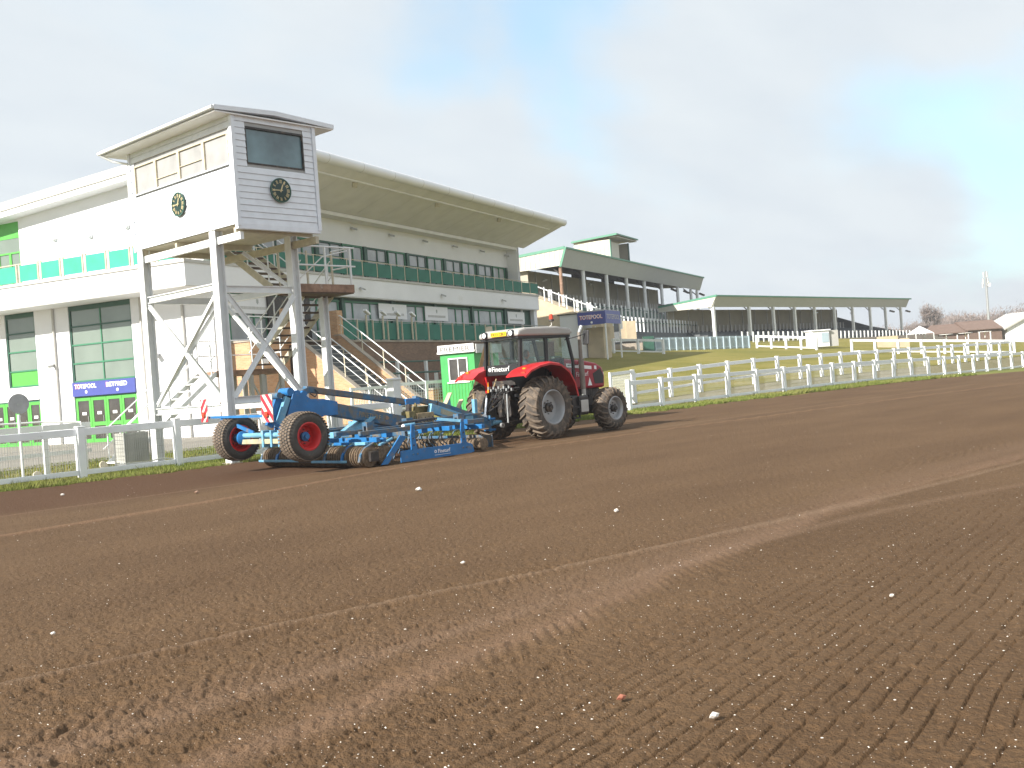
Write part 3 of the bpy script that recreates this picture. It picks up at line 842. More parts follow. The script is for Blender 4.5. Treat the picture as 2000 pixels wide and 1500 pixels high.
# ------------------------------------------------------------ judges' tower
T = thing('judges_tower', 'white clapboard judges tower raised on steel legs with two clocks', 'tower', (13.85, 26.36, 0), R(1.07))
CW, CD, Z0, Z1 = 2.40, 4.86, 5.80, 8.40       # cab width, depth, floor, eaves
def h_leg(x, y, z0, z1, w=.23, d=.26, fl=.028):
    m = MB()
    m.b(x - w / 2, x - w / 2 + fl, y - d / 2, y + d / 2, z0, z1)
    m.b(x + w / 2 - fl, x + w / 2, y - d / 2, y + d / 2, z0, z1)
    m.b(x - w / 2 + fl, x + w / 2 - fl, y - .012, y + .012, z0, z1)
    return m
LX, LY = (0.115, 2.36), (-0.15, -3.68)
for x in LX:
    for y in LY:
        h_leg(x, y, -.1, Z0).build('leg', WSTEEL, T)
        box('base_plate', CONC, T, x - .18, x + .18, y - .19, y + .19, -.1, .05)
def beam_y(x, z, y0, y1, h=.16, name='beam'):
    m = MB()
    m.b(x - .06, x + .06, y0, y1, z - h / 2, z - h / 2 + .02); m.b(x - .06, x + .06, y0, y1, z + h / 2 - .02, z + h / 2)
    m.b(x - .008, x + .008, y0, y1, z - h / 2 + .02, z + h / 2 - .02)
    m.build(name, WSTEEL, T)
def beam_x(y, z, x0, x1, h=.16):
    m = MB()
    m.b(x0, x1, y - .05, y + .05, z - h / 2, z - h / 2 + .02); m.b(x0, x1, y - .05, y + .05, z + h / 2 - .02, z + h / 2)
    m.b(x0, x1, y - .008, y + .008, z - h / 2 + .02, z + h / 2 - .02)
    m.build('beam', WSTEEL, T)
for x in LX:
    sg = -1 if x < 1 else 1
    box('beam', WSTEEL if x < 1 else CREAM, T, x - .05, x + .05, -4.8, .1, 5.44, 5.62)
    for z in (4.43, 1.42): beam_y(x, z, LY[1] + .13, LY[0] - .13, .18)
for y in LY:
    for z in (4.36 if y < -1 else 4.43, 1.58 if y < -1 else 1.42): beam_x(y, z, LX[0] + .12, LX[1] - .12, .18)
for y in (-4.6, -1.9, -.2): box('joist', CREAM, T, .06, CW - .06, y - .05, y + .05, 5.63, 5.78)
def brace(p, q, w=.12):
    p, q = Vector(p), Vector(q)
    m = MB().bar(p, q, w, .012)
    d = (q - p).normalized(); s = d.cross(Vector((1, 0, 0)) if abs(p.x - q.x) < .01 else Vector((0, 1, 0))).normalized()
    m = MB()
    nrm = Vector((1, 0, 0)) if abs(p.x - q.x) < .01 else Vector((0, 1, 0))
    m.bar(p, q, w, .014, up=nrm)
    m.bar(p + s * w / 2, q + s * w / 2, .014, .09, up=nrm)
    m.build('brace', WSTEEL, T)
for x, o_ in ((LX[0] - .07, -.02), (LX[1] + .07, .02)):
    brace((x, -.35, 4.25), (x, -3.5, 1.6)); brace((x - o_, -3.5, 4.20), (x - o_, -.38, 1.60))
for y in (LY[1] - .09, LY[0] + .06):
    brace((.25, y, 4.20), (2.25, y, 1.70)); brace((2.25, y - .02, 4.22), (.22, y - .02, 1.66))
brace((1.3, -3.0, 5.4), (2.3, -3.55, 4.45), .09)
# cab carcass
box('cab_floor', CREAM, T, 0.02, CW - .02, -CD + .02, -.02, 5.78, 5.84)
box('cab_skirt', WBOARD, T, -.03, CW + .03, -CD - .03, -CD + .10, 5.68, 5.80)
def boards(axis, pos, a0, a1, z0, z1, holes, sgn, h=.155, name='siding_board'):
    """lapped boards, each an object; axis 'x' = board runs along x on plane y=pos"""
    z = z0
    while z < z1 - .02:
        zt = min(z + h, z1)
        segs = [(a0, a1)]
        for (h0, h1, g0, g1) in holes:
            if zt > g0 + .02 and z < g1 - .02:
                ns = []
                for s0, s1 in segs:
                    if h0 > s0: ns.append((s0, min(h0, s1)))
                    if h1 < s1: ns.append((max(h1, s0), s1))
                segs = [q for q in ns if q[1] - q[0] > .03]
        for s0, s1 in segs:
            jt = random.uniform(-.0015, .0015)
            if axis == 'x':
                poly = [(s0, pos, z), (s0, pos + sgn * (.030 + jt), z), (s0, pos + sgn * .012, zt - .004), (s0, pos, zt - .004)]
                off = (s1 - s0, 0, 0)
            else:
                poly = [(pos, s0, z), (pos + sgn * (.030 + jt), s0, z), (pos + sgn * .012, s0, zt - .004), (pos, s0, zt - .004)]
                off = (0, s1 - s0, 0)
            MB().prism(poly, off).build(name, WBOARD, T)
        z += h
fw = (.35, 2.07, 7.27, 8.18)
sw = (-4.70, -.22, 7.27, 8.02)
boards('x', -CD, .06, CW - .06, Z0, Z1 + .06, [fw], -1)
boards('y', 0, -CD + .06, -.06, Z0, Z1, [sw], -1)
boards('y', CW, -CD + .06, -.06, Z0, Z1, [(-4.4, -.4, 7.3, 7.95)], 1)
boards('x', 0, .06, CW - .06, Z0, Z1, [], 1)
for x in (0, CW):
    for y in (-CD, 0):
        box('corner_trim', WBOARD, T, x - .05, x + .05, y - .05, y + .05, Z0 - .05, Z1)
# inner lining behind the boards so the cab is closed
W_ = MB()
W_.b(.04, CW - .04, -CD + .005, -CD + .03, Z0, fw[2]); W_.b(.04, CW - .04, -CD + .005, -CD + .03, fw[3], Z1)
W_.b(.04, fw[0], -CD + .005, -CD + .03, fw[2], fw[3]); W_.b(fw[1], CW - .04, -CD + .005, -CD + .03, fw[2], fw[3])
W_.b(.005, .03, -CD + .04, -.04, Z0, sw[2]); W_.b(.005, .03, -CD + .04, -.04, sw[3], Z1)
W_.b(CW - .03, CW - .005, -CD + .04, -.04, Z0, Z1); W_.b(.04, CW - .04, -.03, -.005, Z0, Z1)
W_.build('lining', BLIND, T)
wn = box('front_window', GLASSCAB, T, fw[0] + .03, fw[1] - .03, -CD + .03, -CD + .04, fw[2] + .03, fw[3] - .03)
for a in ((fw[0], fw[1], fw[2], fw[2] + .035), (fw[0], fw[1], fw[3] - .05, fw[3]), (fw[0], fw[0] + .035, fw[2] + .035, fw[3] - .05), (fw[1] - .035, fw[1], fw[2] + .035, fw[3] - .05)):
    box('frame', DKMET, wn, a[0], a[1], -CD - .02, -CD + .05, a[2], a[3])
ys = [sw[0], -3.60, -2.44, -1.30, sw[1]]
for a, b in zip(ys, ys[1:]):
    wn = box('side_window', BLIND, T, .012, .02, a + .05, b - .05, sw[2] + .03, sw[3] - .03)
    for q in ((a, a + .055), (b - .055, b)): box('frame', CREAM, wn, -.035, .03, q[0], q[1], sw[2], sw[3])
    box('frame', CREAM, wn, -.03, .03, a + .055, b - .055, sw[3] - .035, sw[3])
    if a < -3.6 or -1.4 < a: continue
    box('glazing_bar', CREAM, wn, -.02, .01, a + .05, b - .05, sw[2] + (.22 if a > -3 else .32), sw[2] + (.235 if a > -3 else .335))
box('window_sill', WBOARD, T, -.06, .0, sw[0], sw[1], sw[2] - .03, sw[2])
# roof: thin, very shallow pitch
rp = [(-.52, 0, 8.44), (1.2, 0, 8.52), (3.02, 0, 8.42), (3.02, 0, 8.53), (1.2, 0, 8.63), (-.52, 0, 8.55)]
MB().prism([(x, -CD - .12, z) for x, _, z in rp], (0, CD + .72, 0)).build('roof', WBOARD, T)
box('eaves_board', SOFFIT, T, -.5, 3.0, -CD - .1, .58, 8.395, 8.425)
MB().tube([(-.56, -CD - .12, 8.49), (-.56, .62, 8.47)], .045, 8).build('gutter', WSTEEL, T)
MB().tube([(-.54, .55, 8.42), (-.3, .35, 8.25), (-.06, .05, 8.15), (-.06, .05, 6.0)], .03, 8).build('downpipe', WSTEEL, T)
# clocks
def clock(parent, c, nrm, lab):
    c, n_ = Vector(c), Vector(nrm)
    x = Vector((0, 0, 1)).cross(n_).normalized(); u_ = Vector((0, 0, 1))
    k = MB().lathe([(.001, 0), (.28, 0), (.30, .015), (.30, .035), (.28, .045), (.001, .045)], c, n_, 40).build('clock_face', CLKF, parent, smooth=True)
    MB().lathe([(.28, .044), (.305, .044), (.305, .055), (.28, .055)], c, n_, 40, closed=True).build('clock_rim', DARKG, k)
    num = ['XII', 'I', 'II', 'III', 'IIII', 'V', 'VI', 'VII', 'VIII', 'IX', 'X', 'XI']
    for i in range(12):
        a = math.radians(30 * i)
        rad = x * math.sin(a) + u_ * math.cos(a); tan = x * math.cos(a) - u_ * math.sin(a)
        wd = .03 + .014 * len(num[i]); p_ = c + rad * .175 + n_ * .047 - tan * wd / 2
        text(num[i], GOLD, k, p_, tan, rad, wd, .085, .004, 'numeral', bold=.02)
    for ang_, ln, w in ((268, .24, .022), (22, .155, .034)):
        a = math.radians(ang_); rad = x * math.sin(a) + u_ * math.cos(a)
        MB().bar(c - rad * .05 + n_ * .058, c + rad * ln + n_ * .058, w, .006, up=n_).build('hand', GOLD, k)
    MB().cyl(c + n_ * .05, c + n_ * .07, .022, n=14).build('boss', GOLD, k)
clock(T, (1.24, -CD - .035, 6.68), (0, -1, 0), 'front')
clock(T, (-.035, -2.38, 6.66), (-1, 0, 0), 'side')
for y in (-1.2, -3.0): box('vent_box', CREAM, T, .5, .8, y - .15, y + .15, 5.60, 5.77)
# stairs of the tower
box('platform', RUST, T, 2.66, 4.64, -3.40, -2.50, 4.36, 4.58)
box('platform_underside', DTREAD, T, 2.68, 4.62, -3.38, -2.52, 4.33, 4.355)  # thin dark sheet on the underside of the platform
for x in (2.75, 3.7, 4.58): 
    for y in (-3.36, -2.54): MB().bar((x, y, 4.58), (x, y, 5.62), .045).build('rail_post', CREAM if y > -3 else WSTEEL, T)
for z in (5.62, 5.1):
    MB().tube([(2.7, -3.36, z), (4.75, -3.36, z)], .025).build('hand_rail', WSTEEL, T)
    MB().tube([(4.58, -3.36, z), (4.58, -2.54, z)], .022).build('hand_rail', WSTEEL, T)
MB().tube([(3.1, -2.54, 4.58), (3.9, -3.0, 5.4), (4.55, -3.3, 5.55)], .02).build('hand_rail', WSTEEL, T)
def flight(x0, x1, p, q, n, m=RUST, axis='y', tm=None):
    """p, q: (run, z) ends; treads across x0..x1 (axis y = runs along y)"""
    for s in (x0, x1):
        if axis == 'y': a, b = (s, p[0], p[1]), (s, q[0], q[1])
        else: a, b = (p[0], s, p[1]), (q[0], s, q[1])
        MB().bar(a, b, .035, .20 if tm is None else .12).build('stringer', CREAM if tm is None else WSTEEL, T)
        A = Vector(a) + Vector((0, 0, .95)); B = Vector(b) + Vector((0, 0, .95))
        MB().tube([A, B], .02).build('hand_rail', WSTEEL, T)
        MB().tube([A - Vector((0, 0, .45)), B - Vector((0, 0, .45))], .016).build('hand_rail', WSTEEL, T)
        for q_ in (.05, .5, .95):
            c = Vector(a).lerp(Vector(b), q_); MB().bar(c, c + Vector((0, 0, .95)), .03).build('baluster', WSTEEL, T)
    for i in range(n):
        q_ = (i + .5) / n; r_ = p[0] + (q[0] - p[0]) * q_; z = p[1] + (q[1] - p[1]) * q_ + .03
        if axis == 'y': box('tread', tm or DTREAD, T, x0 + .02, x1 - .02, r_ - .12, r_ + .12, z - .02, z + .02)
        else: box('tread', tm or DTREAD, T, r_ - .12, r_ + .12, x0 + .02, x1 - .02, z - .02, z + .02)
flight(3.52, 4.55, (-2.5, 4.40), (.30, 2.45), 10)
box('landing', RUST, T, 2.4, 4.7, .30, 1.35, 2.30, 2.46)
for x in (3.55, 3.95, 4.65): 
    for y in (.36, 1.28): MB().bar((x, y, -.1), (x, y, 2.3), .12).build('landing_post', GREYST, T)
MB().bar((3.55, .36, .2), (4.65, .36, 2.2), .05).build('brace', GREYST, T)
MB().bar((3.55, .40, 2.2), (4.65, .40, .2), .05).build('brace', GREYST, T)
for z in (3.4, 2.95): MB().tube([(2.4, 1.33, z), (4.68, 1.33, z), (4.68, .35, z)], .022).build('hand_rail', WSTEEL, T)
for x in (2.4, 3.5, 4.68): MB().bar((x, 1.33, 2.46), (x, 1.33, 3.4), .04).build('rail_post', WSTEEL, T)
flight(.35, 1.30, (2.4, 2.40), (-.7, .0), 12, axis='x', tm=WSTEEL)
flight(2.50, 3.40, (-2.5, 4.55), (-.4, 5.85), 7)
h_leg(4.25, -2.45, -.1, 4.34, .2, .2).build('stair_post', WSTEEL, T)

# ------------------------------------------------------------ main grandstand
DM = R(17.54)
OM = Vector((25.23, 41.97, 0))
ud = Vector((math.cos(DM), math.sin(DM), 0)); vd = Vector((-math.sin(DM), math.cos(DM), 0))
def mloc(u, v, z=0): 
    p = OM + ud * u + vd * v; return (p.x, p.y, z)
G = thing('grandstand', 'large white two storey grandstand with a curved cantilever roof and teal balcony panels', 'grandstand', OM, DM)
LEN, DEP = 34.4, 22.0
def g(name, m, *a, **k): return box(name, m, G, *a, **k)
# west wall, lower storey, with two tall glazed openings
for v0, v1 in ((0, 4.62), (8.72, 11.08), (14.6, DEP)):
    g('west_wall', WHITE, 0, .3, v0, v1, -.1, 6.72)
g('west_wall', WHITE, 0, .3, 13.2, 14.6, 2.27, 6.72)
g('rear_wall', WHITE, .3, LEN, DEP - .3, DEP, -.1, 11.4)
g('east_wall', WHITE, LEN - .3, LEN, .02, DEP - .3, -.1, 11.4)
def glazing(v0, v1, zs, split, bottom, solid=None):
    """curtain wall facing west: frame bars and panes"""
    wn = MB().b(.05, .17, v0, v0 + .09, bottom, 6.72).build('glazed_screen', DARKG, G)
    box('mullion', DARKG, wn, .05, .17, v1 - .09, v1, bottom, 6.72)
    z = [bottom] + zs + [6.72]
    for a, b_ in zip(z, z[1:]):
        box('transom', GREEN if a < 5.5 else DARKG, wn, .05, .17, v0 + .09, v1 - .09, a, a + .07)  # top transom darker: the balcony slab's shade put into its green
        for k in range(split):
            w = (v1 - v0 - .18) / split
            s0 = v0 + .09 + k * w; s1 = s0 + w
            box('pane', LIME if (solid and a < solid) else GLASSW, wn, .09, .11, s0 + .03, s1 - .03, a + .07, b_)
            if k: box('mullion', GREEN, wn, .05, .17, s0 - .03, s0 + .03, a + .07, b_)
    return wn
glazing(4.62, 8.72, [3.85, 4.75, 5.65], 2, 2.98)
glazing(11.08, 13.2, [3.75, 4.72, 5.65], 1, 2.98, solid=3.5)
box('head_panel', DARKG, G, .04, .2, 4.62, 8.72, 6.46, 6.715)
box('head_panel', DARKG, G, .04, .2, 11.08, 13.2, 6.46, 6.715)
def door_leaf(v0, v1, notice=True, parent=G):
    d = MB().b(.06, .12, v0, v0 + .13, 0, 2.2).b(.06, .12, v1 - .13, v1, 0, 2.2)
    d.b(.06, .12, v0 + .13, v1 - .13, 0, .18).b(.06, .12, v0 + .13, v1 - .13, .82, 1.0).b(.06, .12, v0 + .13, v1 - .13, 2.05, 2.2)
    d = d.build('door', LIME, parent)
    box('pane', GLASSD, d, .085, .095, v0 + .13, v1 - .13, .18, .82)
    box('pane', GLASSD, d, .085, .095, v0 + .13, v1 - .13, 1.0, 2.05)
    if notice: box('notice', SIGNW, d, .075, .084, (v0 + v1) / 2 - .14, (v0 + v1) / 2 + .14, 1.36, 1.50)
    MB().bar((.04, v0 + .2, 1.0), (.04, v0 + .2, 1.3), .025).build('handle', GALV, d)
for k in range(4): door_leaf(4.66 + k * 1.01, 4.66 + (k + 1) * 1.01 - .02)
for k in range(4): door_leaf(11.10 + k * .87, 11.10 + (k + 1) * .87 - .02, k != 1)
g('door_head', GREEN, .05, .2, 4.62, 8.72, 2.2, 2.27)
g('door_head', GREEN, .05, .2, 11.08, 14.6, 2.2, 2.27)
for v in (3.95, 9.7, 1.4): MB().tube([(-.07, v, 0), (-.07, v, 6.7)], .06, 10).build('downpipe', GREYST, G)
# floor slab and balcony running round the west and track sides
g('balcony_slab', WHITE, -1.8, 0, -.5, DEP, 6.72, 7.72)
g('balcony_slab', WHITE, 0, 36.3, -.5, 1.6, 6.74, 7.74)
g('balcony_slab', WHITE, LEN, 36.3, 1.6, DEP, 6.73, 7.73)
g('slab_coping', GREYST, -1.86, 0.0, -.56, DEP, 7.725, 7.87)
g('slab_coping', GREYST, 0.0, 36.36, -.56, 1.5, 7.745, 7.875)
g('slab_soffit', SOFFIT, -1.78, -.02, -.45, DEP, 6.69, 6.717)
g('slab_soffit', SOFFIT, 0, 36.28, -.48, .0, 6.69, 6.73)
# balcony rail and fabric panels
pst = MB().b(-.03, .03, -.03, .03, 7.87, 8.78)
v = -.42; pv = []
k = 0
proto = None
while v < DEP - 1:
    for dv in (0, .2):
        if proto is None: proto = MB().b(-.035, .035, -.035, .035, 0, .93).build('railing_post', CREAM, G, loc=(-1.72, v + dv, 7.86))
        else: dup(proto, G, (-1.72, v + dv, 7.86))
    box('balcony_panel', TEAL, G, -1.755, -1.74, v + .25, v + 1.41, 7.93, 8.70)
    v += 1.455
g('top_rail', CREAM, -1.76, -1.70, -.5, DEP, 8.76, 8.80)
protoP = None
u = -1.3
while u < 35.5:
    dup(proto, G, (u - .06, -.46, 7.86))
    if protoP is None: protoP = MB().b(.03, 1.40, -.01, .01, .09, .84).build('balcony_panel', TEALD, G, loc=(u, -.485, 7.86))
    else: dup(protoP, G, (u, -.485, 7.86))
    u += 1.51
dup(proto, G, (36.2, -.46, 7.86))
g('top_rail', CREAM, -1.7, 36.25, -.49, -.44, 8.76, 8.80)
# upper storey
tw = lambda v: 13.16 - .073 * (v + 3.4) - .45
for a_, b_, zb in ((.0, 11.7, 7.75), (11.7, 14.3, 11.3), (14.3, DEP, 7.75)):
    pts_ = [(0, a_, zb), (0, b_, zb), (0, b_, tw(b_))] + ([(0, 1.6, tw(1.6)), (0, 0, 11.6)] if a_ == 0 else [(0, a_, tw(a_))])
    MB().prism(pts_, (.3, 0, 0)).build('upper_west_wall', WHITE, G)
wn = g('upper_window', LIME, .10, .16, 11.7, 14.3, 10.5, 11.297)
box('pane', GLASSW, wn, .12, .13, 11.75, 14.25, 9.8, 10.5)
box('transom', LIME, wn, .08, .18, 11.7, 14.3, 9.72, 9.8)
for a in (11.75, 12.6, 13.45): box('pane', GLASSW, wn, .12, .13, a, a + .7, 7.8, 9.72)
for a in (11.7, 12.45, 13.3, 14.15): box('mullion', LIME, wn, .08, .18, a, a + .15, 7.8, 9.72)
g('upper_front_wall', WHITE, .3, LEN - .3, 0.9, 1.15, 9.94, 11.45)
g('end_pier', WHITE, 0.02, .5, 0.02, 1.2, 7.76, 11.45)
g('end_pier', WHITE, LEN - .35, LEN, 0.02, 1.2, 7.76, 11.45)
g('upper_ceiling', SOFFIT, .5, LEN - .35, .03, .9, 11.2, 11.4)
def strip(name, x0, x1, y, z0, z1, cols, hz, frame, glass, parent=G):
    """glazed strip on a plane of constant y: frame bars plus panes; cols = widths"""
    o = MB().b(x0, x1, y - .05, y + .05, z1 - .10, z1).build(name, frame, parent)
    box('sill', frame, o, x0, x1, y - .05, y + .05, z0, z0 + .06)
    x = x0
    zz = [z0 + .06] + hz + [z1 - .10]
    for w in cols:
        box('mullion', frame, o, x, x + .09, y - .06, y + .06, z0 + .06, z1 - .10)
        for a, b_ in zip(zz, zz[1:]):
            box('pane', glass, o, x + .09, x + w, y - .005, y + .005, a + .03, b_ - .03)
        x += w
    for a in hz: box('transom', frame, o, x0, x1, y - .035, y + .035, a - .03, a + .03)
    box('mullion', frame, o, x, x + .09, y - .06, y + .06, z0 + .06, z1 - .10)
    return o
x = .6
while x + 4.7 < LEN - .3:
    strip('window', x, x + 2.15, .97, 7.9, 9.94, [1.1, .95], [9.15], DARKG, GLASSC)
    wn = strip('window', x + 2.35, x + 4.35, .97, 7.9, 9.94, [.95, .95], [], GREEN, GLASSC)
    g('green_column', DARKG, x + 4.45, x + 4.7, .85, 1.1, 7.9, 9.94)
    x += 4.78
for k in range(7):
    u_ = 9.4 + k * 4.05
    MB().bar((u_, .86, 10.9), (u_ + .12, .55, 10.78), .18, .10).build('wall_light', GALV, G)
for k, u_ in enumerate((11.8, 21.0, 29.8)):
    MB().bar((u_, -.52, 7.25), (u_ + .1, -.8, 7.12), .16, .09).build('wall_light', GALV, G)
for k, vv in enumerate((4.4, 6.8, 9.2)):
    MB().lathe([(.001, -.02), (.14, -.02), (.16, .05), (.10, .13), (.001, .15)], (-.02, vv, 10.1 - .15 * (k == 1)), (-1, 0, 0), 16).build('wall_light', WHITE, G, smooth=True)
for u_, vv in ((-.15, 9.9), (-.15, 3.1)):
    MB().bar((u_ + .1, vv, 3.95), (u_ - .2, vv - .1, 3.85), .22, .12).build('floodlight', GALV, G)
# roof: wedge rising towards the track, with a round leading edge
top = lambda v: 13.16 - .073 * (v + 3.4)
ru0, ru1 = -.8, 35.3
poly = [(-3.35, 12.72), (0.0, 11.42), (DEP + .5, 11.42), (DEP + .5, top(DEP)), (-3.35, top(-3.4))]
MB().prism([(.302, a, b) for a, b in poly], (LEN - .302, 0, 0)).build('roof', SOFFIT, G)
vp = [(-3.35, 12.70), (-3.35, top(-3.4) + .02), (DEP + .6, top(DEP) + .02), (DEP + .6, top(DEP) - .72), (2.0, top(2) - .62), (0.0, 11.42)]
MB().prism([(ru0, a, b) for a, b in vp], (.795, 0, 0)).build('verge_fascia', WHITE, G)
MB().prism([(LEN + .005, a, b) for a, b in vp], (ru1 - LEN, 0, 0)).build('verge_fascia', SOFFIT, G)
MB().prism([(ru0 - .05, a, top(a) - .30) for a in (-3.0, DEP)] + [(ru0 - .05, a, top(a) - .36) for a in (DEP, -3.0)], (.05, 0, 0)).build('verge_trim', GREYST, G)
MB().b(ru0 - .02, ru1, -3.3, -3.2, 13.0, 13.1)
mb = MB(); mb.prism([(ru0, -3.35, top(-3.35) + .03), (ru0, DEP + .6, top(DEP + .6) + .03), (ru0, DEP + .6, top(DEP + .6) + .08), (ru0, -3.35, top(-3.35) + .08)], (ru1 - ru0, 0, 0))
mb.build('roof_sheet', GREYST, G)
MB().cyl((ru0, -3.42, 12.94), (ru1, -3.42, 12.94), .27, n=24).build('leading_edge_tube', WHITE, G, smooth=True)
for k in range(1, 12):
    MB().cyl((ru0 + k * 3.0, -3.42, 12.94), (ru0 + k * 3.0 + .03, -3.42, 12.94), .274, n=24).build('tube_joint', GREYST, G)
for k in range(1, 14):
    uu = k * 2.5
    MB().prism([(uu, -3.2, 12.64), (uu, -.05, 11.425), (uu, -.05, 11.415), (uu, -3.2, 12.633)], (.015, 0, 0)).build('soffit_joint', SOFFIT, G)
MB().prism([(.1, -2.7, 12.46), (.1, -2.64, 12.43), (.1, -2.64, 12.36), (.1, -2.7, 12.39)], (LEN - .2, 0, 0)).build('cable_tray', SOFFIT, G)
for u_ in (8.9, 17.6, 26.0): MB().bar((u_, -2.6, 12.38), (u_ + .15, -2.45, 12.18), .26, .12).build('floodlight', CREAM, G)
# lower front: glazing behind the terrace
x = .6
wid = [1.25, 2.2, 1.2, .75]
def lower_bay(x):
    strip('window', x, x + 4.65, -.03, 4.25, 6.55, [.75, 1.75, .95, 1.0], [5.45], GREEN, GLASSC)
    g('green_column', DARKG, x + 4.80, x + 5.05, -.14, .10, 4.25, 6.72)
while x < LEN - 4: 
    lower_bay(x); x += 5.1
g('window_head', DARKG, .3, LEN + 1.8, .11, .2, 4.2, 6.72)
g('front_corner', WHITE, 0.02, .55, -.30, .0, -.1, 6.72)
g('front_corner', WHITE, LEN + 1.3, LEN + 1.85, -.30, .0, -.1, 6.72)
# brick terrace podium with parapet panels
TV = -1.55
g('podium', BRICKD, 7.5, LEN + 1.8, TV, -.31, -.1, 4.16)
g('podium', BRICK, .9, 3.75, TV, -.31, -.1, 4.16)
g('podium', BRICKD, 3.75, 7.5, TV + .25, -.31, -.1, 4.16)
g('podium_coping', CONC, .85, LEN + 1.9, TV - .06, -.31, 4.165, 4.25)
u = 8.2
while u < 35:
    MB().b(u - .035, u + .035, TV - .03, TV + .04, 4.25, 5.35).build('railing_post', CREAM, G)
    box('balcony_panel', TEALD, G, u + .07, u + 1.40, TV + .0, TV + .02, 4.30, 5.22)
    u += 1.51
g('top_rail', GALV, 8.0, 35.5, TV - .025, TV + .025, 5.34, 5.39)
for z in (4.75, 5.3): g('top_rail', WSTEEL, .9, 3.7, TV - .02, TV + .02, z, z + .045)
for u_ in (.95, 1.8, 2.7, 3.6): g('railing_post', WSTEEL, u_ - .025, u_ + .025, TV - .025, TV + .025, 4.25, 5.3)
g('podium_pier', BRICK, 3.45, 3.95, TV - .3, TV + .2, 4.0, 5.75)
g('podium_pier', BRICK, 7.45, 7.95, TV - .3, TV + .2, 4.0, 5.75)
g('notice_board', SIGNW, 1.6, 2.1, TV - .03, TV, 3.15, 3.75)
# flat dark sheet standing for the stair door recess below the slab
g('stair_recess_sheet', DKMET, 4.0, 7.4, -.28, -.2, 4.3, 6.5)
# white banners hung over the windows, small crest and unreadable script only as dashes
def banner(u0, u1, z0, z1, lab):
    b = MB().b(0, u1 - u0, -.012, .012, 0, z1 - z0).build('banner', SIGNW)
    b.location = mloc(u0, -.16, z0); b.rotation_euler = (0, 0, DM)
    tag(b, lab, 'banner', 'white banners over the lower windows')
    c = (u1 - u0) / 2
    MB().b(c - .08, c + .08, -.018, -.013, .52, .70).b(c - .04, c + .04, -.018, -.013, .46, .52).build('crest', FASC, b)
    m = MB(); x = .35
    r = random.Random(int(u0 * 10))
    while x < u1 - u0 - .4:
        w = .04 + r.random() * .05; m.b(x, x + w, -.018, -.013, .2, .34); x += w + .03
    m.build('small_print', GREYST, b)
banner(1.1, 5.6, 5.62, 6.5, 'white banner behind the tower braces, leftmost over the lower windows')
banner(14.1, 17.2, 5.62, 6.5, 'white banner with a small crest just right of the tower stair platform')
banner(19.4, 22.3, 5.62, 6.5, 'white banner over the middle of the lower windows')
banner(31.3, 34.2, 5.62, 6.5, 'white banner over the lower windows at the far right end of the white stand')
# floodlights on the parapet posts
for k, u_ in enumerate((10.45, 12.1, 13.6, 15.2)):
    t = thing('parapet_floodlight', ['white floodlight on the teal parapet nearest the brick stair pier', 'second white parapet floodlight from the brick pier', 'third white parapet floodlight from the brick pier', 'white parapet floodlight farthest from the brick pier'][k], 'floodlight', mloc(u_, TV - .1, 4.3), DM, 'floodlights on the teal parapet')
    MB().cyl((0, 0, 0), (0, 0, 1.3), .055, n=8).build('post', CREAM, t)
    MB().bar((-.28, -.1, 1.55), (.16, -.1, 1.33), .22, .12).build('lamp_head', LAMPW, t, bevel=.02)

# blue betting sign above the west doors
t = thing('fascia_sign', 'blue fascia sign with two white betting names over the bright green doors', 'sign', mloc(-.02, 8.72, 2.28), DM)
box('sign_face', SIGNB, t, -.05, .02, -4.1, 0, 0, .69, bevel=.004)
for body, v0, w in (('TOTEPOOL', -.15, 1.45), ('BETFRED', -2.25, 1.35)):
    text(body[:2] if body == 'TOTEPOOL' else body[:1], LETR, t, (-.052, v0, .36), (0, -1, 0), (0, 0, 1), w * (.22 if body[0] == 'T' else .13), .24, .006, bold=.03)
    text(body, LETW, t, (-.055, v0 - .02, .37), (0, -1, 0), (0, 0, 1), w, .22, .006, bold=.03)
    MB().lathe([(.001, 0), (.075, 0), (.075, .01), (.001, .01)], (-.051, v0 - w / 2 - .05, .2), (-1, 0, 0), 20).build('emblem', LETW, t)
    MB().b(-.068, -.062, v0 - w / 2 - .07, v0 - w / 2 - .03, .18, .23).build('emblem_mark', SIGNB, t)
t = MB().b(-.04, .02, -2.1, 0, 0, .66).build('name_board', SIGNW)
t.location = mloc(-.0, 13.2, 2.30); t.rotation_euler = (0, 0, DM)
tag(t, 'white blank board over the green doors behind the round sign', 'sign')
MB().b(-.05, -.042, -1.35, -1.22, .3, .42).build('marking', FASC, t)

# brick staircase down from the terrace towards the track
ST = thing('brick_staircase', 'broad outdoor staircase between sloping brick walls with steel handrails', 'staircase', mloc(4.0, TV - .05), DM)
RUN, RISE, N_ = 5.0, 4.16, 18
def strwall(u0, w, zadd, m):
    poly = [(u0, 0, -.1), (u0, 0, RISE + zadd), (u0, -.35, RISE + zadd), (u0, -RUN, .45 + zadd), (u0, -RUN - .35, .45 + zadd), (u0, -RUN - .35, -.1)]
    MB().prism(poly, (w, 0, 0)).build('stringer_wall', m, ST)
    cp = [(u0 - .04, 0, RISE + zadd + .003), (u0 - .04, -.35, RISE + zadd + .003), (u0 - .04, -RUN, .453 + zadd), (u0 - .04, -RUN - .4, .453 + zadd), (u0 - .04, -RUN - .4, .51 + zadd), (u0 - .04, -RUN, .51 + zadd), (u0 - .04, -.35, RISE + zadd + .06), (u0 - .04, 0, RISE + zadd + .06)]
    MB().prism(cp, (w + .08, 0, 0)).build('coping', CONC, ST)
strwall(0, .32, .0, BRICK); strwall(3.45, .32, .30, BRICK)
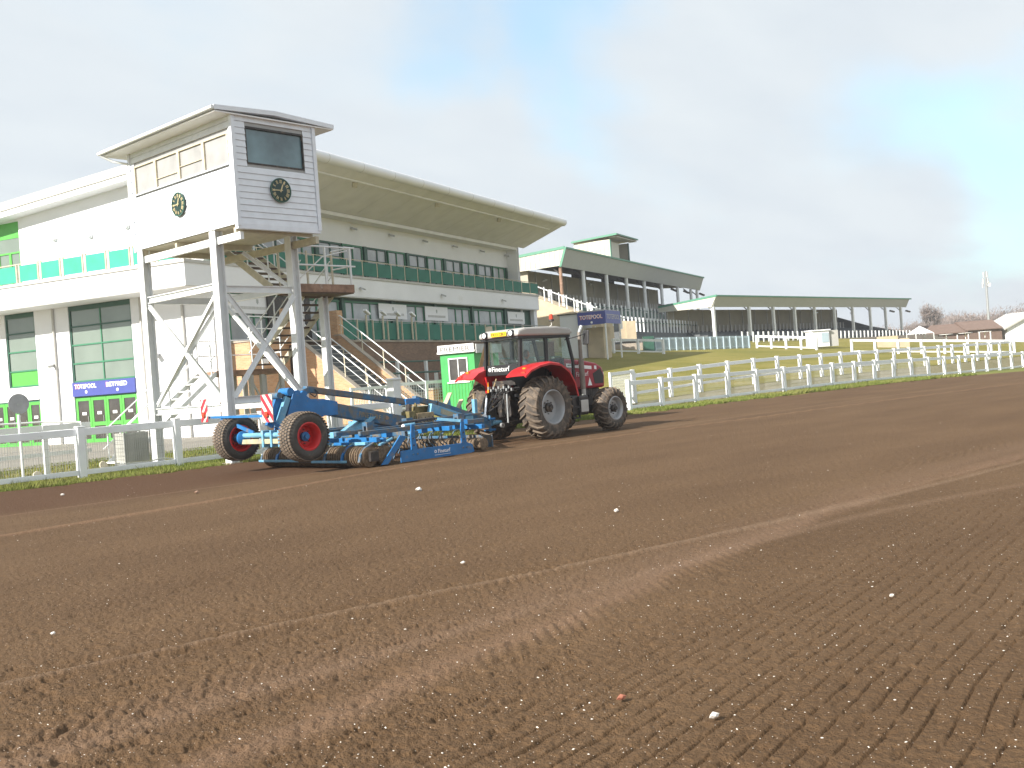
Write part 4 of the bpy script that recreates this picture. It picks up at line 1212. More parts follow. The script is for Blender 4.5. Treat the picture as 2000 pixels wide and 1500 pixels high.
for i in range(N_):
    z = RISE * (1 - (i + 1) / N_); y0 = -RUN * i / N_ - .1; y1 = -RUN * (i + 1) / N_ - .1
    box('step', STEPD, ST, .33, 3.44, y1, y0, -.1, z)
    box('step_nosing', GREYST, ST, .34, 3.43, y1 - .02, y1 + .06, z + .002, z + .03)
for u_, za in ((.16, 0), (1.9, -.5), (3.6, .3)):
    P_ = [(u_, .1, RISE + 1.0 + za), (u_, -.35, RISE + 1.0 + za), (u_, -RUN - .2, 1.35 + za)]
    MB().tube(P_, .03, 8).build('hand_rail', WSTEEL, ST)
    P2 = [(a, b, c - .45) for a, b, c in P_]
    if u_ != 1.9: MB().tube(P2, .018, 6).build('mid_rail', WSTEEL, ST)
    for q in (.0, .25, .5, .75, 1.0):
        y = -.35 - q * (RUN - .15); z = RISE + za + (0.35 + .0 - RISE) * q
        MB().bar((u_, y, z), (u_, y, z + 1.0), .04).build('baluster', CREAM, ST)
box('end_pier', BRICK, ST, 3.3, 3.85, -RUN - .65, -RUN - .36, -.1, 1.35)
box('end_pier_cap', CONC, ST, 3.25, 3.9, -RUN - .7, -RUN - .31, 1.35, 1.45)

# standing tiers in front of the podium with their white barrier posts
TR = thing('standing_terrace', 'concrete standing tiers under the brick podium with white barrier posts and green rails', 'terrace', mloc(8.2, TV - .02), DM)
for i in range(6):
    box('tier', STEPD if i % 2 else CONC, TR, 0, 27.5, -.75 * (i + 1), -.75 * i - .002, -.1, 1.9 - .32 * i)
k = 0
for u_ in np.arange(.6, 27, 1.55):
    row = k % 2
    MB().b(u_ - .09, u_ + .09, -1.0 - row * 1.5, -.85 - row * 1.5, 1.4 - row * .65, 3.0 - row * .75).build('barrier_post', WSTEEL, TR)
    k += 1
for z, y in ((3.0, -.7), (2.35, -1.4)): MB().tube([(.2, y, z), (27.3, y, z)], .05, 8).build('barrier_rail', DARKG, TR)
box('brick_pier', BRICK, TR, 5.2, 5.75, -3.3, -2.8, -.1, 2.2); box('pier_cap', CONC, TR, 5.12, 5.83, -3.38, -2.72, 2.2, 2.3)

# green kiosk
K = thing('betting_kiosk', 'bright green betting kiosk with a white name board and sash window', 'kiosk', mloc(1.84, -12.45, .0), DM)
box('wall', KGREEN, K, 0, 2.3, 0, 1.62, 0, 2.85)
box('cabinet_front', KGREEN, K, -.05, -.005, .15, 1.45, .1, 1.65)
for k in range(9): box('rib', LIME, K, -.065, -.052, .2 + k * .15, .22 + k * .15, .12, 1.6)
box('roof', GREYST, K, -.1, 2.4, -.1, 1.72, 2.86, 2.95)
box('name_board', SIGNW, K, -.12, -.06, -.06, 1.66, 2.86, 3.22)
text('PREMIER', DKMET, K, (-.122, 1.52, 2.93), (0, -1, 0), (0, 0, 1), 1.4, .20, .006)
box('side_board', GALV, K, -.05, 2.35, -.16, -.11, 2.80, 3.18)
wn = MB().b(-.04, 0.0, .32, .37, 1.68, 2.66).b(-.04, 0.0, 1.19, 1.24, 1.68, 2.66).b(-.04, 0, .37, 1.19, 1.68, 1.73).b(-.04, 0, .37, 1.19, 2.61, 2.66).b(-.03, 0, .76, .80, 1.73, 2.61).build('window', WSTEEL, K)
box('pane', GLASSD, wn, -.012, -.004, .37, .76, 1.73, 2.61); box('pane', GLASSD, wn, -.012, -.004, .80, 1.19, 1.73, 2.61)
box('paper', SIGNW, wn, -.02, -.013, .5, .7, 1.78, 2.05)
box('window_sill', WSTEEL, K, -.1, 0, .25, 1.3, 1.60, 1.66)
box('side_hatch', GLASSD, K, .5, 1.6, -.02, -.002, 1.6, 2.5)
# pale bundle of folded poles standing behind the tractor
t = thing('folded_parasol_poles', 'tall bundle of varnished poles tied at the top, standing behind the tractor cab', 'poles', (23.77, 22.95, 0))
for dx, dy in ((-1.05, .5), (-.85, .45), (.12, -.05), (-.15, .20)):
    MB().cyl((dx, dy, 0), (0, 0, 3.22), .045, .03, n=8).build('pole', WOODP if dx < .1 else CREAM, t)
MB().cyl((0, 0, 3.14), (0, 0, 3.32), .12, .10, n=10).build('cap', CREAM, t)

# white cabin with a blue betting sign, between the stands
C_ = thing('betting_cabin', 'white cabin with a raised blue sign board on legs between the two stands', 'cabin', mloc(35.02, -6.23, 0), DM)
gz = float(TZ(*mloc(35.02, -6.23)[:2]))
box('cabin_wall', WHITE, C_, .3, 3.0, 2.2, 3.7, gz, 6.05)
box('cabin_roof', DKMET, C_, .2, 3.1, 2.1, 3.85, 6.05, 6.12)
box('sign_face', SIGNB, C_, 0, .08, .03, 2.15, 5.15, 6.1)
box('sign_face', SIGNB, C_, 0, 3.3, -.05, .02, 5.18, 6.13)
box('sign_roof', GREYST, C_, .1, 3.2, .1, 2.1, 6.0, 6.2)
text('TOTEPOOL', LETR, C_, (-.004, 2.02, 5.55), (0, -1, 0), (0, 0, 1), 1.85, .33, .004, bold=.05)
text('TOTEPOOL', LETW, C_, (-.010, 1.97, 5.57), (0, -1, 0), (0, 0, 1), 1.78, .30, .006, bold=.02)
text('TOTEPOOL', GREYST, C_, (.25, -.054, 5.5), (1, 0, 0), (0, 0, 1), 2.8, .36, .006)
MB().lathe([(.001, 0), (.09, 0), (.09, .01), (.001, .01)], (-.002, 1.05, 5.32), (-1, 0, 0), 18).build('emblem', LETW, C_)
for u_ in (.06, 3.2):
    for v_ in (0, 2.0): box('leg', WSTEEL, C_, u_ - .06, u_ + .06, v_ - .03, v_ + .06, gz, 5.15)
box('counter', CONCY, C_, 1.6, 3.2, .8, 2.1, gz, 5.0)
# ------------------------------------------------------------ second stand
S2 = thing('covered_grandstand', 'old covered grandstand with grey sloping fascia, white posts and a roof-top box', 'grandstand', mloc(52.5, 4, 0), DM)
L2 = 48.1
gz2 = 3.0
def s(name, m, *a, **k): return box(name, m, S2, *a, **k)
MB().prism([(-.3, 0, 11.62), (-.3, -.62, 13.25), (-.3, -.50, 13.25), (-.3, .12, 11.62)], (L2 + .6, 0, 0)).build('fascia', FASC, S2)
MB().prism([(-.32, -.72, 13.2), (-.32, -.72, 13.36), (-.32, -.4, 13.36), (-.32, -.4, 13.2)], (L2 + .7, 0, 0)).build('roof_edge', GTRIM, S2)
MB().prism([(-.36, -.1, 11.6), (-.36, -.72, 13.3), (-.36, -.52, 13.3), (-.36, .12, 11.6)], (.07, 0, 0)).build('fascia_edge', GTRIM, S2)
MB().prism([(-.3, .12, 11.7), (-.3, -.45, 13.26), (-.3, 13, 12.35), (-.3, 13, 11.2), (-.3, 11, 11.4)], (.1, 0, 0)).build('gable_cladding', CLAD, S2)
for k in range(26):
    y = .0 + k * .5
    MB().prism([(-.33, y, 11.75), (-.33, y + .12, 11.75), (-.33, y + .12, 13.2 - .065 * y), (-.33, y, 13.2 - .065 * y)], (.03, 0, 0)).build('cladding_rib', CREAM, S2)
MB().prism([(-.36, -.5, 13.2), (-.36, 13.2, 12.3), (-.36, 13.2, 12.55), (-.36, -.5, 13.45)], (.2, 0, 0)).build('verge_trim', GTRIM, S2)
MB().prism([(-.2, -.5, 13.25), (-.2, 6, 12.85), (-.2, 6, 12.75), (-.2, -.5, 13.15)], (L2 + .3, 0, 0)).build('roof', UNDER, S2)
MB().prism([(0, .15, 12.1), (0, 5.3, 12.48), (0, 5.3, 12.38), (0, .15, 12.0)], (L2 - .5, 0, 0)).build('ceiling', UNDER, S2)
post2 = []
us = [0, 5.7, 12.3, 18.6, 24.8, 31.4, 38.2, 44.4, 47.4]
for k, u_ in enumerate(us):
    MB().cyl((u_ + .1, .2, 7.8), (u_ + .1, .2, 11.62), .19 if k else .16, n=10).build('post', WSTEEL if k else RUST, S2)
    MB().bar((u_ + .1, .2, 10.9), (u_ + .1, 1.2, 11.8), .12).build('knee_brace', UNDER, S2)
    s('post_base', DARKG, u_ - .12, u_ + .32, -.05, .35, 6.3, 7.8)
s('back_wall', BACKW, .2, L2 - 2.5, 5.0, 5.2, gz2, 12.02)
for k_ in range(12): s('wall_pilaster', GREYST, 1.0 + k_ * 4.0, 1.18 + k_ * 4.0, 4.9, 4.998, 9.4, 12.02)
s('west_return', BACKW, .2, .4, 3.6, 5.0, gz2, 12.0)
for i in range(5):
    s('tier', STEPD, .4, L2 - 1.5, i * 1.0, i * 1.0 + 1.0 - .004, gz2, 7.75 + .38 * i)
for u_ in np.arange(2, 44, .95): s('seat_back', GREYST, u_, u_ + .45, 3.3, 3.36, 9.0, 9.75)
for i in range(9):
    s('tier', STEPD, 1, 35.5, -.85 * (i + 1), -.85 * i - .004, gz2 - .5, 7.3 - .42 * i)
s('parapet', DARKG, 1.5, L2 - .5, -.1, -.02, 7.3, 7.95)
MB().prism([(35.8, 0, 7.7), (35.8, -7.5, 4.2), (35.8, -7.5, 2.5), (35.8, 0, 2.5)], (11, 0, 0)).build('ramp', CONC, S2)
MB().prism([(45.8, 5.2, 10.3), (45.8, 0, 8.2), (45.8, -4, 6.0), (45.8, -4, 2.5), (45.8, 5.2, 2.5)], (.3, 0, 0)).build('side_wall', STEPD, S2)
pp = MB().b(-.09, .09, -.06, .06, 0, 1.65).build('barrier_post', WSTEEL, S2, loc=(2.0, -1.5, 6.6))
for r_, (y, z, u0, u1, st) in enumerate(((-1.5, 6.6, 2.8, 35, 1.25), (-4.6, 5.0, 2, 43, 1.15))):
    for u_ in np.arange(u0, u1, st):
        c_ = dup(pp, S2, (u_, y, z))
for y, z in ((-1.5, 7.9), (-4.6, 6.2)):
    MB().tube([(2, y, z), (35, y, z)], .05, 6).build('barrier_rail', DARKG, S2)
for k in (3, 5): s('gap_panel', UNDER, 1.2 + k * 4.6, 5.4 + k * 4.6, 5.0, 5.1, 12.0, 12.4)
for u_, z in ((2.6, 11.0), (14.8, 11.2), (27, 11.1)):
    MB().lathe([(.01, 0), (.3, .25), (.01, .3)], (u_, 3.0, z), (0, -.4, -1), 12).build('lamp', CLAD, S2, smooth=True)
for u_ in (33.5, 39, 46.5):
    MB().bar((u_, -.4, 11.1), (u_ + .5, -.9, 10.8), .3, .2).build('floodlight', DKMET, S2)
# commentary box on its roof
CB = thing('commentary_box', 'small clad box with a green roof edge standing on the roof of the old stand', 'building', mloc(76, 7.5, 12.5), DM)
box('wall', CLAD, CB, 0, .12, 0, 4.4, .6, 4.2); box('wall', CLAD, CB, .12, 3.1, 0, .1, 1.3, 4.0)
for k in range(8): box('cladding_rib', CREAM, CB, -.03, -.001, .15 + k * .5, .3 + k * .5, .6, 4.1)
box('corner_trim', GTRIM, CB, -.05, .25, -.1, -.01, 1.2, 4.2)
box('back', FASC, CB, 3.1, 6.5, 1.2, 1.35, .6, 4.3); box('floor', UNDER, CB, .2, 6.5, .2, 4.3, .7, 2.2)
box('wall', BACKW, CB, 6.4, 6.55, 0, 4.4, .6, 4.3); box('corner_trim', DARKG, CB, 6.3, 6.6, -.1, -.01, .9, 4.3)
MB().prism([(-.3, -1.0, 4.62), (-.3, 4.6, 4.3), (-.3, 4.6, 4.42), (-.3, -1.0, 4.74)], (7.7, 0, 0)).build('roof', CLAD, CB)
MB().prism([(-.34, -1.02, 4.58), (-.34, 4.6, 4.26), (-.34, 4.6, 4.46), (-.34, -1.02, 4.80)], (.05, 0, 0)).build('verge_trim', GTRIM, CB)
box('eaves_trim', GTRIM, CB, -.3, 7.4, -1.05, -1.003, 4.62, 4.76)
box('soffit', CLAD, CB, .0, 7.2, -.9, .0, 4.42, 4.5)
# concrete stair flank beside it
SF = thing('side_stair', 'pale concrete stair flank with white balustrade between the white and the old stand', 'stair', mloc(44, 0, 0), DM)
MB().prism([(0, 8, 10.5), (0, 2.67, 8.12), (0, -.2, 6.85), (0, -2.6, 5.8), (0, -2.6, 1.5), (0, 8, 1.5)], (3.0, 0, 0)).build('flank_wall', CONCY, SF)
MB().tube([(.1, 3.2, 9.35), (.1, -4.6, 5.85)], .05, 6).build('hand_rail', WSTEEL, SF)
for k in range(12):
    y = 3.0 - k * .66; z = 8.12 + (y - 2.67) * .447
    MB().b(.05, .13, y - .035, y + .035, z, z + 1.18).build('baluster', WSTEEL, SF)
for k in range(6): box('barrier_post', WSTEEL, SF, 1.5, 1.7, 2.4 - k * 1.25, 2.6 - k * 1.25, 7.9 - k * .56, 9.0 - k * .56)
# cream wing walls at the stand entrance
for k, (p0, w) in enumerate(((gp, gw) for gp, gw in (((74.9, 56.1), .62), ((75.25, 55.65), .9)))):
    t = MB().b(0, w, 0, .3, 4.25, 6.05 - .05 * k)
    t = t.build('wing_wall', CONCY); t.location = (p0[0], p0[1], 0); t.rotation_euler = (0, 0, R(-44))
    tag(t, ['cream concrete wing wall right of the blue sign, narrower left one', 'cream concrete wing wall right of the blue sign, wider right one'][k], 'wall')
t = MB().b(-4.5, 3.2, .35, 3.5, 2.4, 4.2).build('terrace_plinth', STEPD); t.location = (74.2, 56.6, 0); t.rotation_euler = (0, 0, R(-44)); tag(t, 'dark stepped plinth carrying the cream wing walls', 'plinth')
for k in range(4): box('step', CONC, t, -4.5, 3.2, .1 - .35 * k, .345 - .35 * k, 2.4, 4.0 - .3 * k)
# ------------------------------------------------------------ third stand
S3 = thing('low_grandstand', 'long low covered stand far right with a flat grey fascia on white posts', 'grandstand', (97.2, 60, 0))
L3 = 51.4
def q(name, m, *a, **k): return box(name, m, S3, *a, **k)
MB().prism([(-.2, 0, 7.75), (-.2, -.55, 8.85), (-.2, -.42, 8.85), (-.2, .12, 7.75)], (L3 + .4, 0, 0)).build('fascia', FASC, S3)
MB().prism([(-.25, -.65, 8.82), (-.25, -.65, 8.98), (-.25, -.3, 8.98), (-.25, -.3, 8.82)], (L3 + 1, 0, 0)).build('roof_edge', GTRIM, S3)
MB().prism([(-.3, .12, 7.75), (-.3, -.6, 8.95), (-.3, 7, 8.45), (-.3, 7, 7.8)], (.1, 0, 0)).build('gable_cladding', CLAD, S3)
MB().prism([(-.34, -.6, 8.8), (-.34, 7, 8.3), (-.34, 7, 8.5), (-.34, -.6, 9.02)], (.1, 0, 0)).build('verge_trim', GTRIM, S3)
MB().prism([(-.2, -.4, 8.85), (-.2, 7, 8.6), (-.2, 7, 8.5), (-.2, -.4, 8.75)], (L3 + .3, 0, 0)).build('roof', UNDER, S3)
for x in (0, 7.5, 13, 18.2, 23.4, 28.8, 34.1, 39.5, 44.5, 49.8):
    q('post', WSTEEL, x - .15, x + .15, -.05, .25, 4.5, 7.78)
    MB().bar((x, .1, 7.2), (x, .9, 8.0), .1).build('knee_brace', WSTEEL, S3)
q('back_wall', BACKW, 0, 42, 6.0, 6.2, 3.5, 8.02)
for k_ in range(14): q('wall_pilaster', GREYST, 1 + k_ * 3.0, 1.15 + k_ * 3.0, 5.9, 5.998, 5.2, 8.02)
for i in range(6): q('tier', STEPD, 0, 42.0, i * 1.0, i * 1.0 + .99, 3.5, 4.6 + .17 * i)
MB().prism([(42, 6.0, 6.9), (42, -1, 4.4), (42, -1, 3), (42, 6.0, 3)], (.3, 0, 0)).build('side_wall', STEPD, S3)
MB().prism([(42.4, 7.4, 6.8), (51, -1, 3.9), (51, -1, 2.5), (42.4, 7.4, 2.5)], (.5, .3, 0)).build('side_wall', STEPD, S3)
pp = MB().b(-.09, .09, -.06, .06, 0, 1.3).build('barrier_post', WSTEEL, S3, loc=(1.2, -2.5, 3.55))
for x in np.arange(2.4, 52, 1.12): dup(pp, S3, (x, -2.5, 3.55 - .012 * x))
for x in np.arange(1, 41, .9): q('seat_back', GREYST, x, x + .35, 4.6, 4.66, 5.3, 6.1)
for i in range(5): q('step', CONC, 3, 52, -3.4 - .7 * i, -2.7 - .7 * i, 2, 3.6 - .22 * i)
for x in (8, 19, 29): MB().lathe([(.01, 0), (.25, .2), (.01, .25)], (x + 5.6, .5, 7.2), (0, -.3, -1), 10).build('lamp', LAMPW, S3, smooth=True)
for x in (44, 49.5): MB().bar((x + .4, -.6, 7.2), (x + .9, -1.0, 7.0), .3, .2).build('floodlight', DKMET, S3)
# pale blue picket fence and white rails on top of the lawn
def line_fence(name, label, cat, a, b, n, h, m, pickets=0, mid=True, base=None, pw=.045):
    a, b = Vector((*a, 0)), Vector((*b, 0))
    t = thing(name, label, cat, (a.x, a.y, 0))
    d = b - a
    def at(q): 
        p = a + d * q; return Vector((p.x - a.x, p.y - a.y, float(TZ(p.x, p.y)) + (base or 0)))
    for i in range(n + 1):
        c = at(i / n); MB().b(c.x - .09, c.x + .09, c.y - .09, c.y + .09, c.z - .3, c.z + h).build('post', m, t)
    for i in range(n):
        c, e = at(i / n), at((i + 1) / n)
        MB().bar(c + Vector((0, 0, h - .1)), e + Vector((0, 0, h - .1)), .07, .2).build('top_rail', m, t)
        if mid: MB().bar(c + Vector((0, 0, .18)), e + Vector((0, 0, .18)), .07, .12).build('lower_rail', m, t)
    if pickets:
        for i in range(1, pickets):
            c = at(i / pickets); MB().b(c.x - pw, c.x + pw, c.y - .03, c.y + .03, c.z, c.z + h - .2).build('picket', m, t)
    return t
line_fence('lawn_rail', 'white open rail at the top of the lawn below the blue sign', 'rail', (68.0, 54.2), (70.6, 48.6), 3, 1.2, WSTEEL)
line_fence('picket_fence', 'pale blue picket fence along the top of the lawn', 'fence', (74.62, 52.2), (86.5, 49.9), 14, 1.15, BLUEP, pickets=92, pw=.03)
t = MB().b(-.55, .35, -.1, .5, -.3, 1.3).build('utility_box', DARKG); t.location = (74.0, 52.3, float(TZ(74, 52.3))); t.rotation_euler = (0, 0, R(-45))
tag(t, 'dark green cabinet at the left end of the pale blue picket fence', 'cabinet')
line_fence('lawn_rail', 'short white rail joining the blue pickets to the white hut', 'rail', (87.1, 49.4), (87.4, 43.6), 4, 1.2, WSTEEL)
line_fence('lawn_rail', 'long white rail below the low stand at the far right', 'rail', (83.1, 38.3), (92.4, 28.4), 7, 1.2, WSTEEL)
H_ = thing('white_hut', 'small white hut with a blue grey front beside the white rail on the lawn', 'hut', (90.0, 45.2, float(TZ(90, 45.2)) + .1), R(-35))
box('wall', WHITE, H_, 0, 1.7, 0, 1.4, 0, 1.5, bevel=.03); box('roof', WHITE, H_, -.1, 1.8, -.1, 1.5, 1.5, 1.62); box('hatch', BLUEP, H_, .9, 1.6, -.03, -.005, .4, 1.3)
box('side_bin', GREYST, H_, 1.9, 2.7, .2, 1.0, 0, 1.5)
for k, (x, y, w, h) in enumerate(((97.4, 42.2, 1.9, 0.75), (98.9, 40.8, 1.0, 0.6))):
    t = MB().b(0, w, 0, .4, -.4, h).build('cream_block', CONCY); t.location = (x, y, float(TZ(x, y)) + .25); t.rotation_euler = (0, 0, R(-48))
    tag(t, ['wide cream wall panel below the right end of the low stand', 'narrow cream block at the stair foot right of the low stand'][k], 'wall')

# ------------------------------------------------------------ wheels
def tyre_mesh(R_, w, rim):
    """carcass profile as lathe points"""
    h = w / 2
    return [(rim, -h * .78), (rim + .03, -h * .92), (rim + (R_ - rim) * .45, -h), (R_ - .10, -h * .96), (R_ - .035, -h * .72), (R_ - .022, 0), (R_ - .035, h * .72), (R_ - .10, h * .96), (rim + (R_ - rim) * .45, h), (rim + .03, h * .92), (rim, h * .78)]
def wheel(parent, c, R_, w, rim, side, rimmat, hubmat, lugs, name='wheel', tyre=TYRE, lug_h=.045, lug_w=.05, turf=False, hubr=.11, dish=.5):
    """side = -1: outer face towards -y"""
    c = Vector(c); ax = Vector((0, 1, 0))
    ty = MB().lathe(tyre_mesh(R_, w, rim), c, ax, 64).build(name, tyre, parent, smooth=True)
    lb = MB(); h = w / 2
    def P(t, y, r): return c + Vector((r * math.sin(t), y, -r * math.cos(t)))
    if not turf:
        for i in range(lugs):
            for sg in (-1, 1):
                t0 = 2 * math.pi * (i + (.5 if sg > 0 else 0)) / lugs
                pr = [(0.0, .02, R_ - .024), (.12, .35, R_ - .026), (.26, .74, R_ - .036), (.36, .97, R_ - .10), (.42, .995, R_ - .165)]
                pts = []
                for dt, yy, r in pr:
                    pts.append((t0 + dt * .62, sg * yy * h, r))
                for (ta, ya, ra), (tb, yb, rb) in zip(pts, pts[1:]):
                    dw = lug_w / R_
                    v = []
                    for t_, y_, r_ in ((ta, ya, ra), (tb, yb, rb)):
                        for s1 in (-.5, .5):
                            v.append(P(t_ + dw * s1, y_, r_ - .01)); v.append(P(t_ + dw * s1 * .72, y_ + (sg * lug_h * .5 if abs(y_) > .9 * h else 0), r_ + lug_h * (1 if abs(y_) < .9 * h else .5)))
                    lb.add(v, [(0, 1, 3, 2), (4, 6, 7, 5), (0, 4, 5, 1), (2, 3, 7, 6), (1, 5, 7, 3), (0, 2, 6, 4)])
    else:
        for i in range(lugs):
            for k, yy in enumerate((-.78, -.4, 0, .4, .78)):
                t0 = 2 * math.pi * (i + .5 * (k % 2)) / lugs
                v = []
                for dt in (-.3, .3):
                    t_ = t0 + dt * 2 * math.pi / lugs
                    rr = R_ - (.034 if abs(yy) > .7 else .02)
                    for dy in (-.16 * h, .16 * h):
                        v.append(P(t_, yy * h + dy, rr - .01)); v.append(P(t_, yy * h + dy, rr + lug_h))
                lb.add(v, [(0, 1, 3, 2), (4, 6, 7, 5), (0, 4, 5, 1), (2, 3, 7, 6), (1, 5, 7, 3)])
    lb.build('tread', TREADM, ty)
    o_ = side * h
    prof = [(rim + .02, o_ * .86), (rim - .005, o_ * .90), (rim - .03, o_ * .80), (rim - .05, o_ * (.80 - dish * .5)), (rim * .80, o_ * (.80 - dish)), (rim * .55, o_ * (.86 - dish)), (hubr + .06, o_ * (.84 - dish)), (.001, o_ * (.84 - dish))]
    rm = MB().lathe(prof, c, ax, 48).build('rim', rimmat, ty, smooth=True)
    bk = [(rim + .02, -o_ * .86), (rim - .04, -o_ * .78), (rim * .8, -o_ * .3), (.001, -o_ * .3)]
    MB().lathe(bk, c, ax, 40).build('rim_back', rimmat, ty, smooth=True)
    hy = o_ * (.84 - dish)
    MB().lathe([(.001, hy), (hubr, hy), (hubr, hy + side * .07), (hubr * .6, hy + side * .09), (hubr * .55, hy + side * .13), (.001, hy + side * .13)], c, ax, 24).build('hub', hubmat, rm, smooth=True) if False else \
        MB().lathe([(.001, hy), (hubr, hy), (hubr, hy + side * .07), (hubr * .6, hy + side * .09), (hubr * .55, hy + side * .13), (.001, hy + side * .13)], c, ax, 24).build('hub', hubmat, ty, smooth=True)
    b = MB()
    for i in range(8):
        t_ = i * math.pi / 4
        p_ = c + Vector((math.sin(t_) * (hubr + .045), hy, math.cos(t_) * (hubr + .045)))
        b.cyl(p_, p_ + Vector((0, side * .03, 0)), .014, n=6)
    b.build('wheel_bolts', DKMET, ty)
    return ty

# ------------------------------------------------------------ tractor
TX, TY = 19.82, 18.27
TR_ = thing('tractor', 'dusty red farm tractor with grey cab roof and wide tyres, towing the blue harrow', 'tractor', (TX, TY, 0.02), 0)
def tb(name, m, *a, bevel=0.012): return box(name, m, TR_, *a, bevel=bevel)
wheel(TR_, (0, -.93, .81), .785, .60, .43, -1, RIMG, DKMET, 24, 'rear_wheel', dish=.62, hubr=.12)
wheel(TR_, (0, .93, .81), .785, .60, .43, 1, RIMG, DKMET, 24, 'rear_wheel', dish=.62, hubr=.12)
wheel(TR_, (2.68, -.90, .60), .575, .46, .31, -1, RIMG, DKMET, 20, 'front_wheel', lug_h=.035, lug_w=.045, dish=.45, hubr=.10)
wheel(TR_, (2.68, .90, .60), .575, .46, .31, 1, RIMG, DKMET, 20, 'front_wheel', lug_h=.035, lug_w=.045, dish=.45, hubr=.10)
tb('transmission', DKMET, -.32, 2.2, -.24, .24, .50, 1.12, bevel=.04)
tb('rear_axle', DKMET, -.16, .16, -.70, .70, .66, .96, bevel=.05)
tb('front_axle', DKMET, 2.56, 2.80, -.74, .74, .48, .68, bevel=.03)
tb('engine', DKMET, 1.45, 2.75, -.27, .27, .70, 1.22, bevel=.03)
tb('front_support', DKMET, 2.75, 3.12, -.25, .25, .62, 1.18, bevel=.03)
m_ = MB()
for k in range(8): m_.cyl((1.6 + k * .13, -.28, .95 + .04 * (k % 3)), (1.6 + k * .13, -.36, .98), .035, n=8)
m_.tube([(1.5, -.33, .85), (1.9, -.36, .72), (2.5, -.33, .8)], .022); m_.b(1.55, 1.8, -.36, -.28, 1.0, 1.2); m_.b(2.2, 2.45, -.35, -.28, .95, 1.15)
m_.build('engine_fittings', DKMET, TR_)
# bonnet
bp_ = [(1.45, 1.18), (1.45, 2.04), (2.3, 1.96), (2.85, 1.87), (3.10, 1.76), (3.20, 1.50), (3.17, 1.18)]
bon = MB().prism([(x, -.40, z) for x, z in bp_], (0, .80, 0)).build('bonnet', DRED, TR_, bevel=.06)
for sy in (-1, 1):
    MB().prism([(2.72, sy * .402, 1.30), (2.66, sy * .402, 1.58), (3.0, sy * .402, 1.72), (3.13, sy * .402, 1.50), (3.1, sy * .402, 1.30)], (0, sy * .004, 0)).build('side_grille', BLACK, bon)
    MB().prism([(1.55, sy * .402, 1.80), (1.55, sy * .402, 1.90), (2.62, sy * .402, 1.79), (2.62, sy * .402, 1.70)], (0, sy * .004, 0)).build('stripe', LETW, bon)
    MB().prism([(2.74, sy * .402, 1.70), (2.74, sy * .402, 1.80), (2.84, sy * .402, 1.79), (2.84, sy * .402, 1.69)], (0, sy * .004, 0)).build('stripe', LETW, bon)
MB().prism([(2.42, -.402, 1.26), (2.60, -.402, 1.26), (2.51, -.402, 1.48)], (0, -.004, 0)).build('triangle_decal', LETW, bon)
text('Fineturf', LETW, bon, (1.95, -.402, 1.52), (1, 0, .02), (0, 0, 1), .52, .13, .004)
MB().b(1.60, 2.05, -.408, -.404, 1.835, 1.86).build('small_decal', BLACK, bon)
tb('grille', BLACK, 3.19, 3.24, -.33, .33, 1.25, 1.65, bevel=.02)
for y in (-.24, .24): tb('headlight', LAMPW, 3.235, 3.26, y - .08, y + .08, 1.5, 1.6, bevel=.01)
tb('bonnet_seal', BLACK, 1.38, 1.46, -.42, .42, 1.15, 2.06)
# cab
cx0, cx1, cy = -.42, 1.42, .60
cabf = [(cx0, 2.64), (cx1 + .02, 2.64), (1.60, 1.95), (1.62, 1.12), (1.05, 1.02), (.95, 1.15), (.3, 1.6), (cx0, 1.75)]
for sy in (-1, 1):
    y = sy * cy
    for a, b_, w in (((cx0, 2.64), (-.50, 1.70), .10), ((.55, 2.64), (.52, 1.35), .11), ((cx1, 2.64), (1.60, 1.95), .075), ((1.60, 1.95), (1.58, 1.10), .07), ((cx0, 2.62), (cx1, 2.62), .07)):
        MB().bar((a[0], y, a[1]), (b_[0], y, b_[1]), .06, w, up=(1, 0, .01) if abs(a[0] - b_[0]) < .5 else (0, 0, 1)).build('cab_pillar', BLACK, TR_)
    MB().bar((.54, y, 1.10), (1.58, y, 1.10), .05, .10).build('door_sill', BLACK, TR_)
    gl = MB().prism([(cx0 + .06, y, 1.80), (.47, y, 1.80), (.49, y, 2.60), (cx0 + .06, y, 2.60)], (0, sy * .008, 0)).build('side_window', CABGL, TR_)
    gl = MB().prism([(.61, y, 1.15), (1.53, y, 1.15), (1.555, y, 1.95), (1.385, y, 2.60), (.61, y, 2.60)], (0, sy * .008, 0)).build('door_glass', CABGL, TR_)
    MB().bar((.64, y + sy * .03, 1.55), (.64, y + sy * .03, 1.8), .03).build('door_handle', BLACK, TR_)
    MB().bar((.66, y - sy * .05, 1.25), (.66, y - sy * .05, 2.5), .035).build('grab_rail', GREYST, TR_)
MB().prism([(cx0 - .01, -cy + .06, 1.98), (cx0 - .01, cy - .06, 1.98), (cx0 - .01, cy - .06, 2.60), (cx0 - .01, -cy + .06, 2.60)], (.008, 0, 0)).build('rear_window', CABGL, TR_)
tb('rear_panel', BLACK, -.52, -.44, -cy + .06, cy - .06, 1.70, 1.97)
text('Fineturf', LETW, TR_, (-.522, .36, 1.80), (0, -1, 0), (0, 0, 1), .62, .13, .004)
MB().lathe([(.001, 0), (.05, 0), (.05, .004), (.001, .004)], (-.523, .44, 1.86), (-1, 0, 0), 16).build('emblem', LETW, TR_)
MB().prism([(cx1 + .03, -cy + .05, 2.58), (cx1 + .03, cy - .05, 2.58), (1.60, cy - .05, 1.98), (1.60, -cy + .05, 1.98)], (.01, 0, 0)).build('windscreen', CABGL, TR_)
roof = [(-.60, 2.66), (-.58, 2.80), (-.30, 2.87), (.9, 2.89), (1.48, 2.83), (1.56, 2.70), (1.45, 2.65)]
